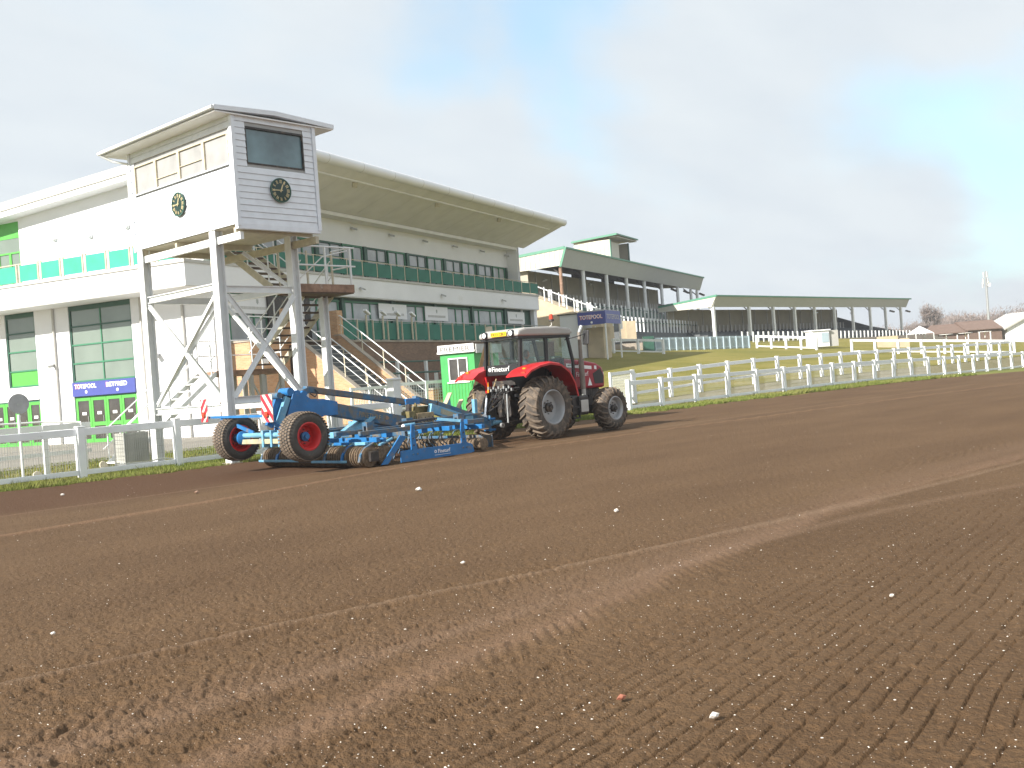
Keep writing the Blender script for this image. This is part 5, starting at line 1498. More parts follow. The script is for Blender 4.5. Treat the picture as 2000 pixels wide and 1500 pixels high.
rf = MB().prism([(x, -.70, z) for x, z in roof], (0, 1.40, 0)).build('cab_roof', ROOFG, TR_, bevel=.05)
box('roof_trim', BLACK, rf, -.55, 1.48, -.66, .66, 2.60, 2.66)
pl_ = box('number_plate', YPLATE, TR_, -.63, -.612, -.32, .22, 2.69, 2.80)
text('FX13 CBU', BLACK, pl_, (-.632, .19, 2.708), (0, -1, 0), (0, 0, 1), .47, .075, .003, bold=.01)
for y in (-.48, .45):
    MB().lathe([(.001, 0), (.065, 0), (.075, .05), (.05, .08), (.001, .08)], (-.64, y, 2.75), (1, 0, 0), 16).build('work_light', LAMPW, TR_, smooth=True)
    MB().lathe([(.07, -.01), (.085, -.01), (.085, .07), (.06, .09)], (-.64, y, 2.75), (1, 0, 0), 16).build('light_housing', BLACK, TR_, smooth=True)
MB().tube([(.75, -.55, 2.86), (.82, -.62, 2.92), (.82, -.62, 3.04)], .014).build('beacon_stalk', GREYST, TR_)
bc = MB().lathe([(.001, 0), (.06, 0), (.055, .14), (.03, .165), (.001, .165)], (.82, -.62, 3.04), (0, 0, 1), 18).build('beacon', BEACON, TR_, smooth=True)
MB().lathe([(.065, -.02), (.075, -.02), (.07, .03), (.06, .03)], (.82, -.62, 3.04), (0, 0, 1), 18).build('beacon_base', DKMET, TR_)
tb('cab_floor', BLACK, -.4, 1.5, -.55, .55, 1.12, 1.2)
tb('dashboard', BLACK, 1.25, 1.5, -.4, .4, 1.2, 1.95, bevel=.05)
MB().lathe([(.17, 0), (.19, .015), (.17, .03), (.155, .015)], (1.0, 0, 1.88), (-.5, 0, .85), 24, closed=True).build('steering_wheel', BLACK, TR_)
MB().cyl((1.25, 0, 1.6), (1.0, 0, 1.88), .03).build('steering_column', BLACK, TR_)
se = MB().b(-.05, .45, -.25, .25, 1.42, 1.54).b(-.18, -.05, -.24, .24, 1.48, 2.08).b(.0, .35, -.15, .15, 1.2, 1.42).build('seat', BLACK, TR_, bevel=.05)
# fenders
for sy in (-1, 1):
    pr = [(-1.02, 1.66), (-.80, 1.80), (-.45, 1.90), (-.05, 1.955), (.35, 1.90), (.66, 1.72), (.86, 1.42), (.95, 1.08)]
    m_ = MB(); y0, y1 = sy * .58, sy * 1.24
    lo = [(x * .985, z - .035) for x, z in pr]
    poly = [(x, y0, z) for x, z in pr] + [(x, y0, z) for x, z in reversed(lo)]
    n = len(pr)
    vs = [(x, yy, z) for yy in (y0, (y0 + y1) / 2, y1 - sy * .06, y1) for x, z in [(a, b + (0.015 if yy not in (y0, y1) else -.03 * (yy == y1))) for a, b in pr]]
    vs2 = [(x, yy, z - .03) for x, yy, z in vs]
    fs = []
    for r_ in range(3):
        for k in range(n - 1):
            a = r_ * n + k; fs.append((a, a + 1, a + n + 1, a + n) if sy < 0 else (a, a + n, a + n + 1, a + 1))
    N4 = len(vs)
    fs2 = [tuple(i + N4 for i in reversed(f_)) for f_ in fs]
    edge = []
    for k in range(n - 1):
        edge.append((3 * n + k, 3 * n + k + 1, N4 + 3 * n + k + 1, N4 + 3 * n + k)); edge.append((k, k + 1, N4 + k + 1, N4 + k))
    for r_ in range(3):
        edge.append((r_ * n, (r_ + 1) * n, N4 + (r_ + 1) * n, N4 + r_ * n)); edge.append((r_ * n + n - 1, (r_ + 1) * n + n - 1, N4 + (r_ + 1) * n + n - 1, N4 + r_ * n + n - 1))
    fe_ = m_.add(vs + vs2, fs + fs2 + edge).build('fender', RED, TR_, smooth=True)
    lip = MB(); 
    for (xa, za), (xb, zb) in zip(pr, pr[1:]): lip.bar((xa, y1, za - .045), (xb, y1, zb - .045), .02, .05)
    lip.build('fender_lip', RED, fe_)
    # inner guard panel
    MB().prism([(x, sy * .575, z) for x, z in pr] + [(.95, sy * .575, .95), (-.35, sy * .575, 1.10), (-.60, sy * .575, 1.45)], (0, sy * .012, 0)).build('inner_guard', BLACK if sy < 0 else RED, fe_)
    box('tail_lamp', BEACON, fe_, -.97, -.90, sy * 1.12 - .06, sy * 1.12 + .06, 1.70, 1.75)
    box('indicator', ORANGE, fe_, -.80, -.72, sy * 1.0 - .05, sy * 1.0 + .05, 1.81, 1.85)
MB().prism([(-.62, .50, 1.68), (-.62, .62, 1.68), (-.50, .66, 1.18), (-.50, .56, 1.18)], (.05, 0, 0)).build('reflector_panel', RED, TR_)
tb('amber_reflector', ORANGE, -.56, -.53, .50, .56, 1.25, 1.55)
tb('rear_plate_lamp', YPLATE, -.56, -.53, -.56, -.44, 1.60, 1.68); tb('rear_plate', SIGNW, -.56, -.53, -.44, -.30, 1.60, 1.68)
# exhaust, mirror, tank, steps
ex = MB().cyl((2.0, -.56, 1.18), (2.0, -.56, 1.98), .075, n=16).cyl((2.0, -.56, 1.98), (2.0, -.56, 2.72), .052, n=14).build('exhaust', EXH, TR_, smooth=True)
MB().cyl((2.0, -.56, 2.70), (2.10, -.58, 2.88), .05, .055, n=14, caps=False).build('exhaust_tip', GALV, ex, smooth=True)
MB().cyl((2.0, -.575, 1.0), (2.0, -.575, 1.95), .06, n=12).build('heat_guard', GREYST, ex)
MB().tube([(1.30, -.62, 2.52), (1.52, -.95, 2.60), (1.72, -1.02, 2.66)], .016).build('mirror_arm', BLACK, TR_)
MB().prism([(1.66, -1.12, 2.36), (1.66, -.92, 2.36), (1.70, -.92, 2.74), (1.70, -1.12, 2.74)], (.05, 0, 0)).build('mirror', BLACK, TR_, bevel=.02)
MB().tube([(1.45, .62, 2.52), (1.6, 1.0, 2.55)], .016).build('mirror_arm', BLACK, TR_)
MB().prism([(1.58, .92, 2.25), (1.58, 1.12, 2.25), (1.6, 1.12, 2.6), (1.6, .92, 2.6)], (.05, 0, 0)).build('mirror', BLACK, TR_, bevel=.02)
tb('fuel_tank', DKMET, 1.12, 1.92, -.80, -.30, .50, 1.02, bevel=.05)
MB().b(1.15, 1.45, -.86, -.80, .42, .46).b(1.15, 1.45, -.86, -.80, .70, .74).b(1.15, 1.17, -.86, -.8, .42, 1.0).b(1.43, 1.45, -.86, -.8, .42, 1.0).build('step', BLACK, TR_)
tb('battery_box', GREYST, 1.55, 1.86, -.83, -.805, .58, .9)
# rear linkage
m_ = MB()
m_.b(-.55, -.30, -.22, .22, .62, 1.30); m_.b(-.62, -.40, -.10, .16, 1.22, 1.48)
m_.build('linkage_housing', DKMET, TR_, bevel=.03)
for y in (-.36, .36):
    MB().bar((-.28, y, 1.28), (-.80, y, 1.22), .06, .09).build('lift_arm', DKMET, TR_)
    MB().cyl((-.80, y, 1.22), (-.86, y * 1.1, .50), .022, n=8).build('lift_rod', GALV, TR_)
    MB().bar((-.20, y * .8, .50), (-1.10, y * 1.15, .46), .035, .09).build('lower_link', DKMET, TR_)
    MB().lathe([(.02, -.03), (.06, -.03), (.06, .03), (.02, .03)], (-1.10, y * 1.15, .46), (0, 1, 0), 14, closed=True).build('link_ball', GALV, TR_)
MB().cyl((-.45, 0, 1.2), (-.95, .05, .95), .03).build('top_link', DKMET, TR_)
MB().bar((-.2, 0, .36), (-1.05, 0, .40), .09, .05).build('drawbar', DKMET, TR_)
hs = MB(); rr_ = random.Random(3)
for k in range(9):
    y = -.30 + k * .08
    p0 = Vector((-.60, y, 1.36 - .04 * (k % 3))); p1 = Vector((-.85 - .1 * rr_.random(), y + .2 * (rr_.random() - .5), 1.0 + .2 * rr_.random())); p2 = Vector((-1.15, y * .5 + .1, .75 + .1 * rr_.random()))
    hs.tube([p0, p0.lerp(p1, .5) + Vector((-.08, 0, .03)), p1, p2], .011, 5)
hs.build('hydraulic_hoses', BLACK, TR_)
m_ = MB()
for k in range(10): m_.b(-.66, -.58, -.42 + k * .09, -.37 + k * .09, 1.30 + .06 * (k % 2), 1.37 + .06 * (k % 2))
m_.build('spool_couplings', GALV, TR_)
MB().b(-.50, -.34, -.40, .40, 1.44, 1.56).build('rear_crossmember', DKMET, TR_)
MB().tube([(-.45, .30, 1.62), (-.62, .36, 1.2), (-.6, .34, .9)], .02).build('guard_rod', BRASS, TR_)

# ------------------------------------------------------------ driver
def skin_body(name, pts, edges, radii, m, parent, lv=2):
    me = bpy.data.meshes.new(name); me.from_pydata(pts, edges, [])
    o = bpy.data.objects.new(name, me); COL.objects.link(o); o.parent = parent
    me.materials.append(m)
    md = o.modifiers.new('skin', 'SKIN'); md.use_smooth_shade = True
    for i, r_ in enumerate(radii): me.skin_vertices[0].data[i].radius = r_ if isinstance(r_, tuple) else (r_, r_)
    me.skin_vertices[0].data[0].use_root = True
    sb = o.modifiers.new('sub', 'SUBSURF'); sb.levels = lv; sb.render_levels = lv
    return o
D_ = thing('person', 'tractor driver with short grey hair seated in the cab, dark jacket, looking ahead', 'person', (TX + .30, TY - .02, 1.50), 0)
pts = [(0, 0, .06), (0, 0, .25), (.03, 0, .44), (.06, 0, .53), (.09, 0, .60),
       (.02, -.19, .43), (.20, -.26, .22), (.44, -.17, .34), (.50, -.15, .36),
       (.02, .19, .43), (.20, .26, .22), (.44, .17, .34), (.50, .15, .36),
       (.10, -.11, .05), (.46, -.14, .08), (.55, -.14, -.24), (.62, -.14, -.27),
       (.10, .11, .05), (.46, .14, .08), (.55, .14, -.24), (.62, .14, -.27)]
ed_ = [(0, 1), (1, 2), (2, 3), (3, 4), (2, 5), (5, 6), (6, 7), (7, 8), (2, 9), (9, 10), (10, 11), (11, 12), (0, 13), (13, 14), (14, 15), (15, 16), (0, 17), (17, 18), (18, 19), (19, 20)]
rad = [.15, .15, (.12, .15), .06, .055, .075, .055, .042, .035, .075, .055, .042, .035, .095, .075, .05, .05, .095, .075, .05, .05]
skin_body('body', pts, ed_, rad, SHIRT, D_)
hd = MB(); NU, NV = 20, 14; vs = []
for i in range(NV + 1):
    ph = math.pi * i / NV
    for j in range(NU):
        th = 2 * math.pi * j / NU
        x, y, z = math.sin(ph) * math.cos(th), math.sin(ph) * math.sin(th), math.cos(ph)
        k = 1 - .22 * max(0, -z) ** 1.5                # narrow jaw
        px = .098 * x * (1.02 if x > 0 else 1.05) * k; py = .078 * y * k; pz = .125 * z
        if x > .85 and -.35 < z < .1: px += .022 * (1 - abs(y) * 4 if abs(y) < .25 else 0)   # nose
        if x > .7 and abs(abs(y) - .4) < .15 and 0 < z < .25: px -= .010                       # eye sockets
        vs.append((.12 + px, py, .72 + pz))
fs = []
for i in range(NV):
    for j in range(NU):
        a = i * NU + j; b_ = i * NU + (j + 1) % NU
        fs.append((a, a + NU, b_ + NU, b_))
head = hd.add(vs, fs).build('head', SKIN, D_, smooth=True)
for sy in (-1, 1):
    MB().lathe([(.001, 0), (.012, .002), (.012, .008), (.001, .010)], (.208, sy * .032, .745), (1, 0, 0), 10).build('eye', LAMPW, head)
    MB().lathe([(.001, 0), (.022, 0), (.03, .012), (.018, .02), (.001, .012)], (.115, sy * .078, .72), (0, sy, 0), 12).build('ear', SKIN, head, smooth=True)
MB().b(.205, .215, -.025, .025, .655, .663).build('mouth', RIMR, head)
hv = [(v[0] * 1.0 - .006 + (v[0] - .12) * .05, v[1] * 1.06, .72 + (v[2] - .72) * 1.04) for v in vs]
hf = [f_ for f_ in fs if (sum(hv[i][2] for i in f_) / 4 > .795 - .0 * 1 or sum(hv[i][0] for i in f_) / 4 < .085) and sum(hv[i][2] for i in f_) / 4 > .66 and not (sum(hv[i][0] for i in f_) / 4 > .17 and sum(hv[i][2] for i in f_) / 4 < .80)]
MB().add(hv, hf).build('hair', HAIR, head, smooth=True)
for sy in (-1, 1):
    hb = Vector((.50, sy * .15, .36))
    hand = MB().b(hb.x, hb.x + .085, hb.y - .038, hb.y + .038, hb.z - .014, hb.z + .016).build('hand', SKIN, D_, bevel=.012)
    for k in range(4):
        y = hb.y - .03 + k * .020; ln = (.034, .040, .042, .034)[k]
        a = Vector((hb.x + .082, y, hb.z)); b_ = a + Vector((ln, 0, .004)); c_ = b_ + Vector((ln * .35, 0, -ln * .7)); d_ = c_ + Vector((-ln * .45, 0, -ln * .35))
        MB().cyl(a, b_, .0095, .009, n=8).cyl(b_, c_, .009, .0085, n=8).cyl(c_, d_, .0085, .007, n=8).build('finger', SKIN, hand, smooth=True)
    a = Vector((hb.x + .03, hb.y - sy * .036, hb.z)); b_ = a + Vector((.035, -sy * .022, -.008)); c_ = b_ + Vector((.028, 0, -.016))
    MB().cyl(a, b_, .011, .010, n=8).cyl(b_, c_, .010, .008, n=8).build('thumb', SKIN, hand, smooth=True)

# ------------------------------------------------------------ blue trailed harrow
H = thing('trailed_harrow', 'blue trailed harrow with raised transport wheels, soil rollers and side blades behind the tractor', 'harrow', (12.3, 18.27, 0.02), 0)
wheel(H, (0, -1.06, .75), .515, .42, .27, -1, RIMR, BLUE, 46, 'transport_wheel', tyre=TYRE2, lug_h=.009, turf=True, dish=.9, hubr=.095)
wheel(H, (0, 1.38, .75), .50, .42, .27, -1, RIMR, BLUE, 46, 'transport_wheel', tyre=TYRE2, lug_h=.009, turf=True, dish=.9, hubr=.095)
def hb_(name, m, *a, bevel=.008): return box(name, m, H, *a, bevel=bevel)
MB().cyl((0, -.86, .80), (0, 1.2, .80), .055, n=14).build('axle_tube', BLUEL, H, smooth=True)
hb_('axle_beam', AXLEM, -.06, .06, -.88, 1.25, .62, .72)
for y in (-.30, -.02, .28): hb_('axle_clamp', BLUEL, -.09, .09, y - .03, y + .03, .55, .90)
MB().lathe([(.001, 0), (.15, 0), (.15, .05), (.06, .10), (.001, .10)], (0, 1.16, .75), (0, -1, 0), 24).build('hub_cover', BLUE, H, smooth=True)
# rear lighting bar and warning boards
MB().bar((-.22, -.45, 1.20), (-.22, 2.30, 1.24), .06, .05).build('light_bar', BLUE, H)
for y0, y1 in ((1.6, .75), (-.05, -.45)): MB().bar((-.20, y0, 1.20), (.02, y1, .85), .05, .07).build('light_bar_stay', BLUE, H)
STR = mat('red_stripe_film', (0.60, 0.03, 0.05), 0.35, var=.03)
CRW = mat('cream_reflective_board', (0.78, 0.72, 0.60), 0.4, var=.06, dirt=(.5, .45, .35), dirt_amt=.0, dsc=8)
def wboard(y, w, z0, z1, sl):
    b = box('warning_board', CRW, H, -.30, -.285, y, y + w, z0, z1)
    hgt = z1 - z0
    for k in range(-1, 4):
        c = z0 + k * hgt / 2.0
        poly = [(y, c), (y + w, c + sl * w * 1.2), (y + w, c + sl * w * 1.2 + .14), (y, c + .14)]
        cl = []
        # clip polygon to the board (Sutherland-Hodgman in z)
        def clip(pl_, f_, lim):
            o2 = []
            for i in range(len(pl_)):
                p_, q_ = pl_[i], pl_[(i + 1) % len(pl_)]
                ip, iq = f_(p_), f_(q_)
                if ip: o2.append(p_)
                if ip != iq:
                    t = (lim - p_[1]) / (q_[1] - p_[1]); o2.append((p_[0] + (q_[0] - p_[0]) * t, lim))
            return o2
        poly = clip(poly, lambda p: p[1] >= z0, z0)
        if len(poly) > 2: poly = clip(poly, lambda p: p[1] <= z1, z1)
        if len(poly) > 2: MB().prism([(-.301, a, b2) for a, b2 in poly], (-.003, 0, 0)).build('red_stripe', STR, b)
    MB().lathe([(.001, 0), (.06, 0), (.06, .04), (.001, .05)], (-.305, y + w / 2, z0 + .16), (-1, 0, 0), 16).build('tail_lamp', BEACON, b, smooth=True)
wboard(1.98, .27, 1.14, 1.64, -1); wboard(-.48, .38, 1.08, 1.64, 1)
# gooseneck
for y in (-.20, .16):
    MB().prism([(.08, y, .72), (.42, y, 1.62), (.66, y, 1.62), (.86, y, 1.48), (1.20, y, 1.46), (1.55, y, 1.38), (1.55, y, 1.10), (1.18, y, 1.10), (.95, y, 1.02), (.62, y, .72)], (0, .03, 0)).build('bracket_plate', BLUE, H, bevel=.004)
MB().bar((.30, -.15, 1.55), (.02, -.15, .95), .10, .12).build('bracket_flange', BLUEL, H)
MB().bar((.18, -.02, 1.55), (-.10, -.02, .98), .08, .16).build('bracket_flange', BLUE, H)
MB().bar((1.30, -.02, 1.265), (3.75, -.02, .72), .24, .28).build('main_beam', BLUED, H, bevel=.015)
MB().b(2.35, 2.95, -.146, -.142, .93, 1.04)
text('FINETURF', BRASS, H, (2.15, -.148, 1.015), (1, 0, -.22), (0.22, 0, 1), .62, .11, .003, name='worn_decal')
MB().cyl((2.95, -.15, .92), (2.95, .12, .92), .05, n=12).build('pivot_pin', RUST, H)
# upper arm
MB().bar((.85, -.02, 1.70), (3.65, -.02, 1.24), .15, .13).build('upper_arm', BLUED, H, bevel=.01)
MB().bar((.62, -.02, 1.58), (.95, -.02, 1.69), .16, .13).build('upper_arm_end', BLUED, H, bevel=.01)
for x, z in ((.10, 1.60), (.38, 1.66), (.55, 1.62), (.72, 1.60)):
    MB().cyl((x, -.18, z), (x, .16, z), .07 if x != .38 else .09, n=14).build('pivot_boss', BLUED if x < .2 else BLUE, H, smooth=True)
MB().cyl((.14, -.02, 1.60), (.62, -.02, 1.56), .05, n=10).build('ram', DKMET, H)
m_ = MB(); m_.tube([(.55, -.1, 1.5), (.66, -.12, 1.40), (.60, -.1, 1.25), (.78, -.08, 1.34), (.9, -.1, 1.5)], .016).tube([(.9, -.12, 1.6), (1.02, -.13, 1.52), (1.12, -.12, 1.60), (1.05, -.1, 1.68)], .012)
m_.build('hose_loop', BLACK, H)
hb_('arm_knuckle', BLUE, 3.55, 3.98, -.14, .12, 1.17, 1.31)
MB().bar((3.90, -.02, 1.30), (4.60, -.02, 1.12), .14, .13).build('upper_arm', BLUED, H, bevel=.01)
MB().bar((4.55, -.02, 1.14), (6.25, -.02, .60), .14, .14).build('upper_arm', BLUED, H, bevel=.01)
# front drawbar
MB().bar((4.25, -.16, 1.05), (5.35, -.16, .70), .12, .22).build('drawbar_beam', BLUEL, H, bevel=.01)

MB().bar((4.55, -.225, .96), (5.2, -.225, .75), .004, .12).build('drawbar_decal', AXLEM, H)
hb_('drawbar_head', BLUEL, 5.25, 5.62, -.22, .10, .50, .78)
MB().bar((5.55, -.02, .50), (6.35, -.02, .49), .14, .17).build('tongue', BLUED, H)
hb_('hitch_clevis', BLUE, 6.28, 6.52, -.10, .10, .60, .65); hb_('hitch_clevis', BLUE, 6.28, 6.52, -.10, .10, .33, .38)
MB().cyl((6.40, 0, .30), (6.40, 0, .72), .035, n=10).build('hitch_pin', BLUEL, H)
MB().cyl((6.46, 0, .52), (6.80, 0, .52), .07, .05, n=12).build('hitch_eye', BLUEL, H, smooth=True)
hb_('parking_leg', BLUEL, 5.93, 6.03, .02, .12, .58, 1.16); MB().cyl((5.98, .07, 1.14), (5.98, .07, 1.30), .03, n=8).tube([(5.98, .07, 1.30), (5.92, .05, 1.36), (6.02, .1, 1.40)], .012).build('jack_handle', BRASS, H)
MB().cyl((6.30, .05, .70), (6.48, .12, 1.15), .03, n=10).build('ram_rod', CHROME, H, smooth=True); MB().lathe([(.001, -.05), (.05, -.04), (.06, 0), (.05, .04), (.001, .05)], (6.28, .04, .70), (0, 1, 0), 14).build('rod_eye', LAMPW, H, smooth=True)
# hydraulics cluster
hb_('valve_block', BRASS, 3.72, 4.25, -.30, .05, .72, .96); hb_('valve_block', OLIVE, 3.50, 3.70, -.28, 0, .76, 1.02)
MB().cyl((3.60, -.15, .85), (3.62, -.15, 1.18), .07, n=10).build('accumulator', DKMET, H); MB().prism([(3.72, -.2, .95), (3.80, -.2, 1.2), (3.92, -.2, .95)], (0, .06, 0)).build('valve_bracket', OLIVE, H)
hb_('valve_cover', OLIVE, 4.05, 4.55, .02, .30, .95, 1.10)
m_ = MB()
for k in range(7): m_.tube([(3.6 + .09 * k, -.25, .95), (3.5 + .12 * k, -.32, .80), (3.7 + .1 * k, -.4, .62), (4.6 + .08 * k, -.25 + .03 * k, .60 + .02 * k)], .012, 5)
m_.build('hydraulic_hoses', BLACK, H)
# twin chocks carried upright
for x in (5.30, 5.68):
    MB().prism([(x, .55, .98 - (x - 5.30) * .50), (x + .28, .55, 1.34 - (x - 5.30) * .50), (x + .36, .55, .92 - (x - 5.30) * .50)], (0, .04, 0)).build('chock', BLUEL, H)
    MB().bar((x + .02, .50, 1.0 - (x - 5.30) * .50), (x + .28, .50, 1.36 - (x - 5.30) * .50), .14, .02, up=(-1, 0, 1)).build('chock_tread', AXLEM, H)
    hb_('chock_bracket', DKMET, x, x + .36, .2, .6, .88 - (x - 5.30) * .50, .95 - (x - 5.30) * .50)
# main frame
HW = 1.84
for x, z in ((1.25, .56), (2.30, .60), (3.30, .62), (4.30, .58)):
    hb_('cross_beam', BLUE if x != 2.3 else BLUED, x - .05, x + .05, -HW, HW, z - .05, z + .05)
for y in (-1.55, -.75, .75, 1.55):
    hb_('frame_rail', BLUED, 1.0, 4.6, y - .04, y + .04, .66, .75)
MB().bar((3.9, -1.7, .72), (5.35, -.1, .66), .08, .1).build('frame_stay', BLUE, H); MB().bar((3.9, 1.7, .72), (5.35, .1, .66), .08, .1).build('frame_stay', BLUE, H)
MB().cyl((1.9, -1.7, .84), (3.6, -1.0, .84), .03, n=8).build('hydraulic_pipe', DKMET, H); hb_('pipe_rail', BLUED, 2.9, 5.3, -.9, -.82, .80, .85)
for y in (-1.35, -.45, .45, 1.35):
    for x in (1.9, 2.9, 3.9):
        hb_('frame_clamp', BLUE if (x + y) % 1 > .4 else BLUEL, x - .09, x + .09, y - .08, y + .08, .56, .70)
for x, y in ((1.75, -1.0), (2.9, -.95), (3.95, -1.5)):
    MB().b(x - .10, x + .10, y - .02, y + .02, .66, .90).b(x - .10, x + .10, y + .10, y + .14, .66, .90).b(x - .10, x - .07, y + .02, y + .10, .82, .90).build('depth_bracket', BLUED, H)
MB().cyl((2.55, -1.15, .74), (2.85, -1.15, .76), .055, n=12).build('gas_cylinder', BLUEL, H, smooth=True); MB().lathe([(.001, 0), (.05, 0), (.04, .02), (.001, .02)], (2.54, -1.15, .74), (-1, 0, 0), 12).build('cylinder_cap', LAMPW, H)
MB().prism([(1.95, -.2, .72), (2.45, -.2, .98), (2.6, -.2, .98), (2.2, -.2, .72)], (0, .5, 0)).build('tool_box', BLUEL, H)
# soil-caked packer rollers made of many rings
def roller(x, R_, z, step):
    ax_ = MB().cyl((x, -HW + .06, z), (x, HW - .06, z), R_ * .80, n=20).build('roller', ROLLM, H, smooth=True)
    rg = MB(); y = -HW + .08; r = random.Random(int(x * 7))
    while y < HW - .08:
        rr = R_ * (1 + r.uniform(-.04, .03))
        rg.lathe([(R_ * .75, -.022), (rr, -.010), (rr, .010), (R_ * .75, .022)], (x, y, z), (0, 1, 0), 22)
        y += step
    rg.build('roller_rings', ROLLM, ax_, kind='stuff')
roller(1.05, .215, .235, .075); roller(1.48, .20, .22, .09); roller(4.35, .14, .18, .10)
for k in range(7):
    y = -HW + .10 + k * (2 * HW - .2) / 6
    pts = [(1.45, y, .54), (1.20, y, .50), (.98, y, .42), (.84, y, .28), (.80, y, .14)]
    m_ = MB()
    for a, b_ in zip(pts, pts[1:]): m_.bar(a, b_, .065, .03)
    m_.build('roller_arm', BLUE if k % 2 else BLUED, H)
hb_('scraper_bar', BLUE, 1.38, 1.46, -HW, HW, .50, .58)
for k in range(6):
    y = -HW + .35 + k * .6
    hb_('scraper_plate', BLUEL if k % 2 == 0 else BLUE, 1.02, 1.10, y - .2, y + .24, .47, .53)
hb_('rear_bar', BLUEL, .74, .80, -1.35, -.2, .13, .18); hb_('rear_bar', BLUEL, .74, .80, .25, 1.75, .15, .20); hb_('rear_bar', DKMET, .75, .79, -.2, .25, .14, .18)
# bright end plate of the rear roller
MB().prism([(1.25, -HW - .02, .04), (1.42, -HW - .02, .04), (1.98, -HW - .02, .56), (1.80, -HW - .02, .60)], (0, -.03, 0)).build('roller_end_plate', BLUE, H, bevel=.004)
hb_('bearing_housing', DKMET, .98, 1.20, -HW - .05, -HW + .02, .14, .34)
# spring tines
def tine(x, y, m):
    P_ = [(x, y, .56), (x - .10, y, .52), (x - .17, y, .42), (x - .13, y, .32), (x - .02, y, .24), (x + .02, y, .12), (x - .04, y, .03)]
    o = MB()
    for a, b_ in zip(P_, P_[1:]): o.bar(a, b_, .03, .014)
    return o.build('spring_tine', m, H)
tp = {}
for r_, x in enumerate((2.3, 3.3, 3.8)):
    for k in range(11):
        y = -HW + .12 + k * .335 + r_ * .11
        if y > HW - .05: continue
        if not tp: tp['a'] = tine(0, 0, BLUED)
        if r_ == 0 and k == 0: tp['a'].location = (x, y, 0)
        else: dup(tp['a'], H, (x, y, 0))
for y in np.arange(-1.6, 1.7, .4):
    MB().cyl((1.8, y, .40), (2.2, y + .05, .50), .035, n=8).build('spring', BLUEL, H)
# side blades with bolted uprights
for sy in (-1, 1):
    y = sy * (HW + .0)
    bl = MB().prism([(1.80, y, .03), (1.80, y, .27), (2.30, y, .27), (3.75, y, .27), (3.90, y, .22), (3.95, y, .05), (3.85, y, .03)], (0, sy * .022, 0)).build('side_blade', BLUE, H, bevel=.004)
    for x in (2.16, 3.62):
        a = MB().prism([(x - .06, y, .27), (x - .05, y, .58), (x - .02, y, .80), (x + .06, y, .80), (x + .07, y, .50), (x + .11, y, .27)], (0, sy * .03, 0)).build('blade_arm', BLUE, H, bevel=.004)
        for z in (.36, .50): MB().cyl((x + .01, y + sy * .03, z), (x + .01, y + sy * .045, z), .018, n=6).build('bolt', DKMET, a)
        for dx in (-.02, .10): MB().cyl((x + dx, y + sy * .02, .17), (x + dx, y + sy * .04, .17), .020, n=6).build('bolt', BLUED, bl)
    MB().bar((2.16, y, .62), (2.30, y - sy * .25, .62), .06, .06).build('blade_link', BLUEL, H); MB().bar((3.6, y, .76), (3.2, y - sy * .3, .84), .07, .06).build('blade_link', BLUEL, H)
    if sy < 0:
        text('Fineturf', LETW, bl, (2.85, y - .026, .125), (1, 0, 0), (0, 0, 1), .36, .085, .003, bold=.01)
        MB().lathe([(.018, 0), (.034, 0), (.034, .003), (.018, .003)], (2.78, y - .022, .165), (0, -1, 0), 16, closed=True).build('emblem', LETW, bl)
        MB().b(2.75, 3.22, y - .026, y - .0225, .085, .092).build('underline', LETW, bl)
# front levelling board and rubber flap
hb_('levelling_board', BLUED, 4.9, 4.94, -1.5, 1.5, .06, .34)

# ------------------------------------------------------------ far things
M_ = thing('radio_mast', 'tall thin grey mast with aerials rising behind the brown roofs at the right', 'mast', (302, 99, -.3))
MB().cyl((0, 0, 0), (0, 0, 17.5), .42, .30, n=10).build('mast_pole', GALV, M_)
MB().cyl((0, 0, 17.5), (0, 0, 22.2), .30, .12, n=8).build('mast_top', GALV, M_)
for z, r_ in ((17.6, .9), (18.6, .7), (20.4, .5)):
    for a in range(3):
        t_ = a * 2.1; x, y = math.cos(t_) * r_, math.sin(t_) * r_
        MB().b(x - .15, x + .15, y - .15, y + .15, z, z + 1.5).build('antenna', GREYST, M_)
        MB().bar((0, 0, z + .7), (x, y, z + .7), .1).build('antenna_arm', GALV, M_)
MB().lathe([(.001, 0), (.5, .1), (.55, .3)], (-.9, -.9, 18.3), (-.7, -.7, 0), 16).build('dish', LAMPW, M_, smooth=True)
B_ = thing('long_barn', 'long low building with brown pitched roofs behind the white rails at the right', 'barn', (151.0, 57.9, float(TZ(151, 57.5)) + .0), R(-47))
for k, (x0, x1, h) in enumerate(((0, 5.5, 0), (5.5, 10.6, .22))):
    box('wall', ROOFR, B_, x0, x1, 0, 6, -.5, 1.7 + h)
    MB().prism([(x0 - .3, -.4, 1.6 + h), (x0 - .3, 3, 2.9 + h), (x0 - .3, 6.4, 1.6 + h), (x0 - .3, 6.4, 1.7 + h), (x0 - .3, 3, 3.05 + h), (x0 - .3, -.4, 1.72 + h)], (x1 - x0 + .3, 0, 0)).build('roof', ROOFR, B_)
for k in range(6): box('bay_post', WSTEEL, B_, .8 + k * 1.6, .95 + k * 1.6, -.1, -.01, 0, 1.5)
H2 = thing('white_house', 'white gabled building cut by the right edge of the picture', 'house', (158.8, 49.6, 1.5), R(-41))
box('wall', WHITE, H2, 0, 9, 0, 7, 0, 2.3)
MB().prism([(0, 0, 2.302), (4.5, 0, 4.2), (9, 0, 2.302)], (0, 7, 0)).build('gable', WHITE, H2)
MB().prism([(-.6, -.4, 1.95), (4.5, -.4, 4.22), (9.6, -.4, 1.95), (9.6, -.4, 2.15), (4.5, -.4, 4.45), (-.6, -.4, 2.15)], (0, 7.8, 0)).build('roof', GREYST, H2)
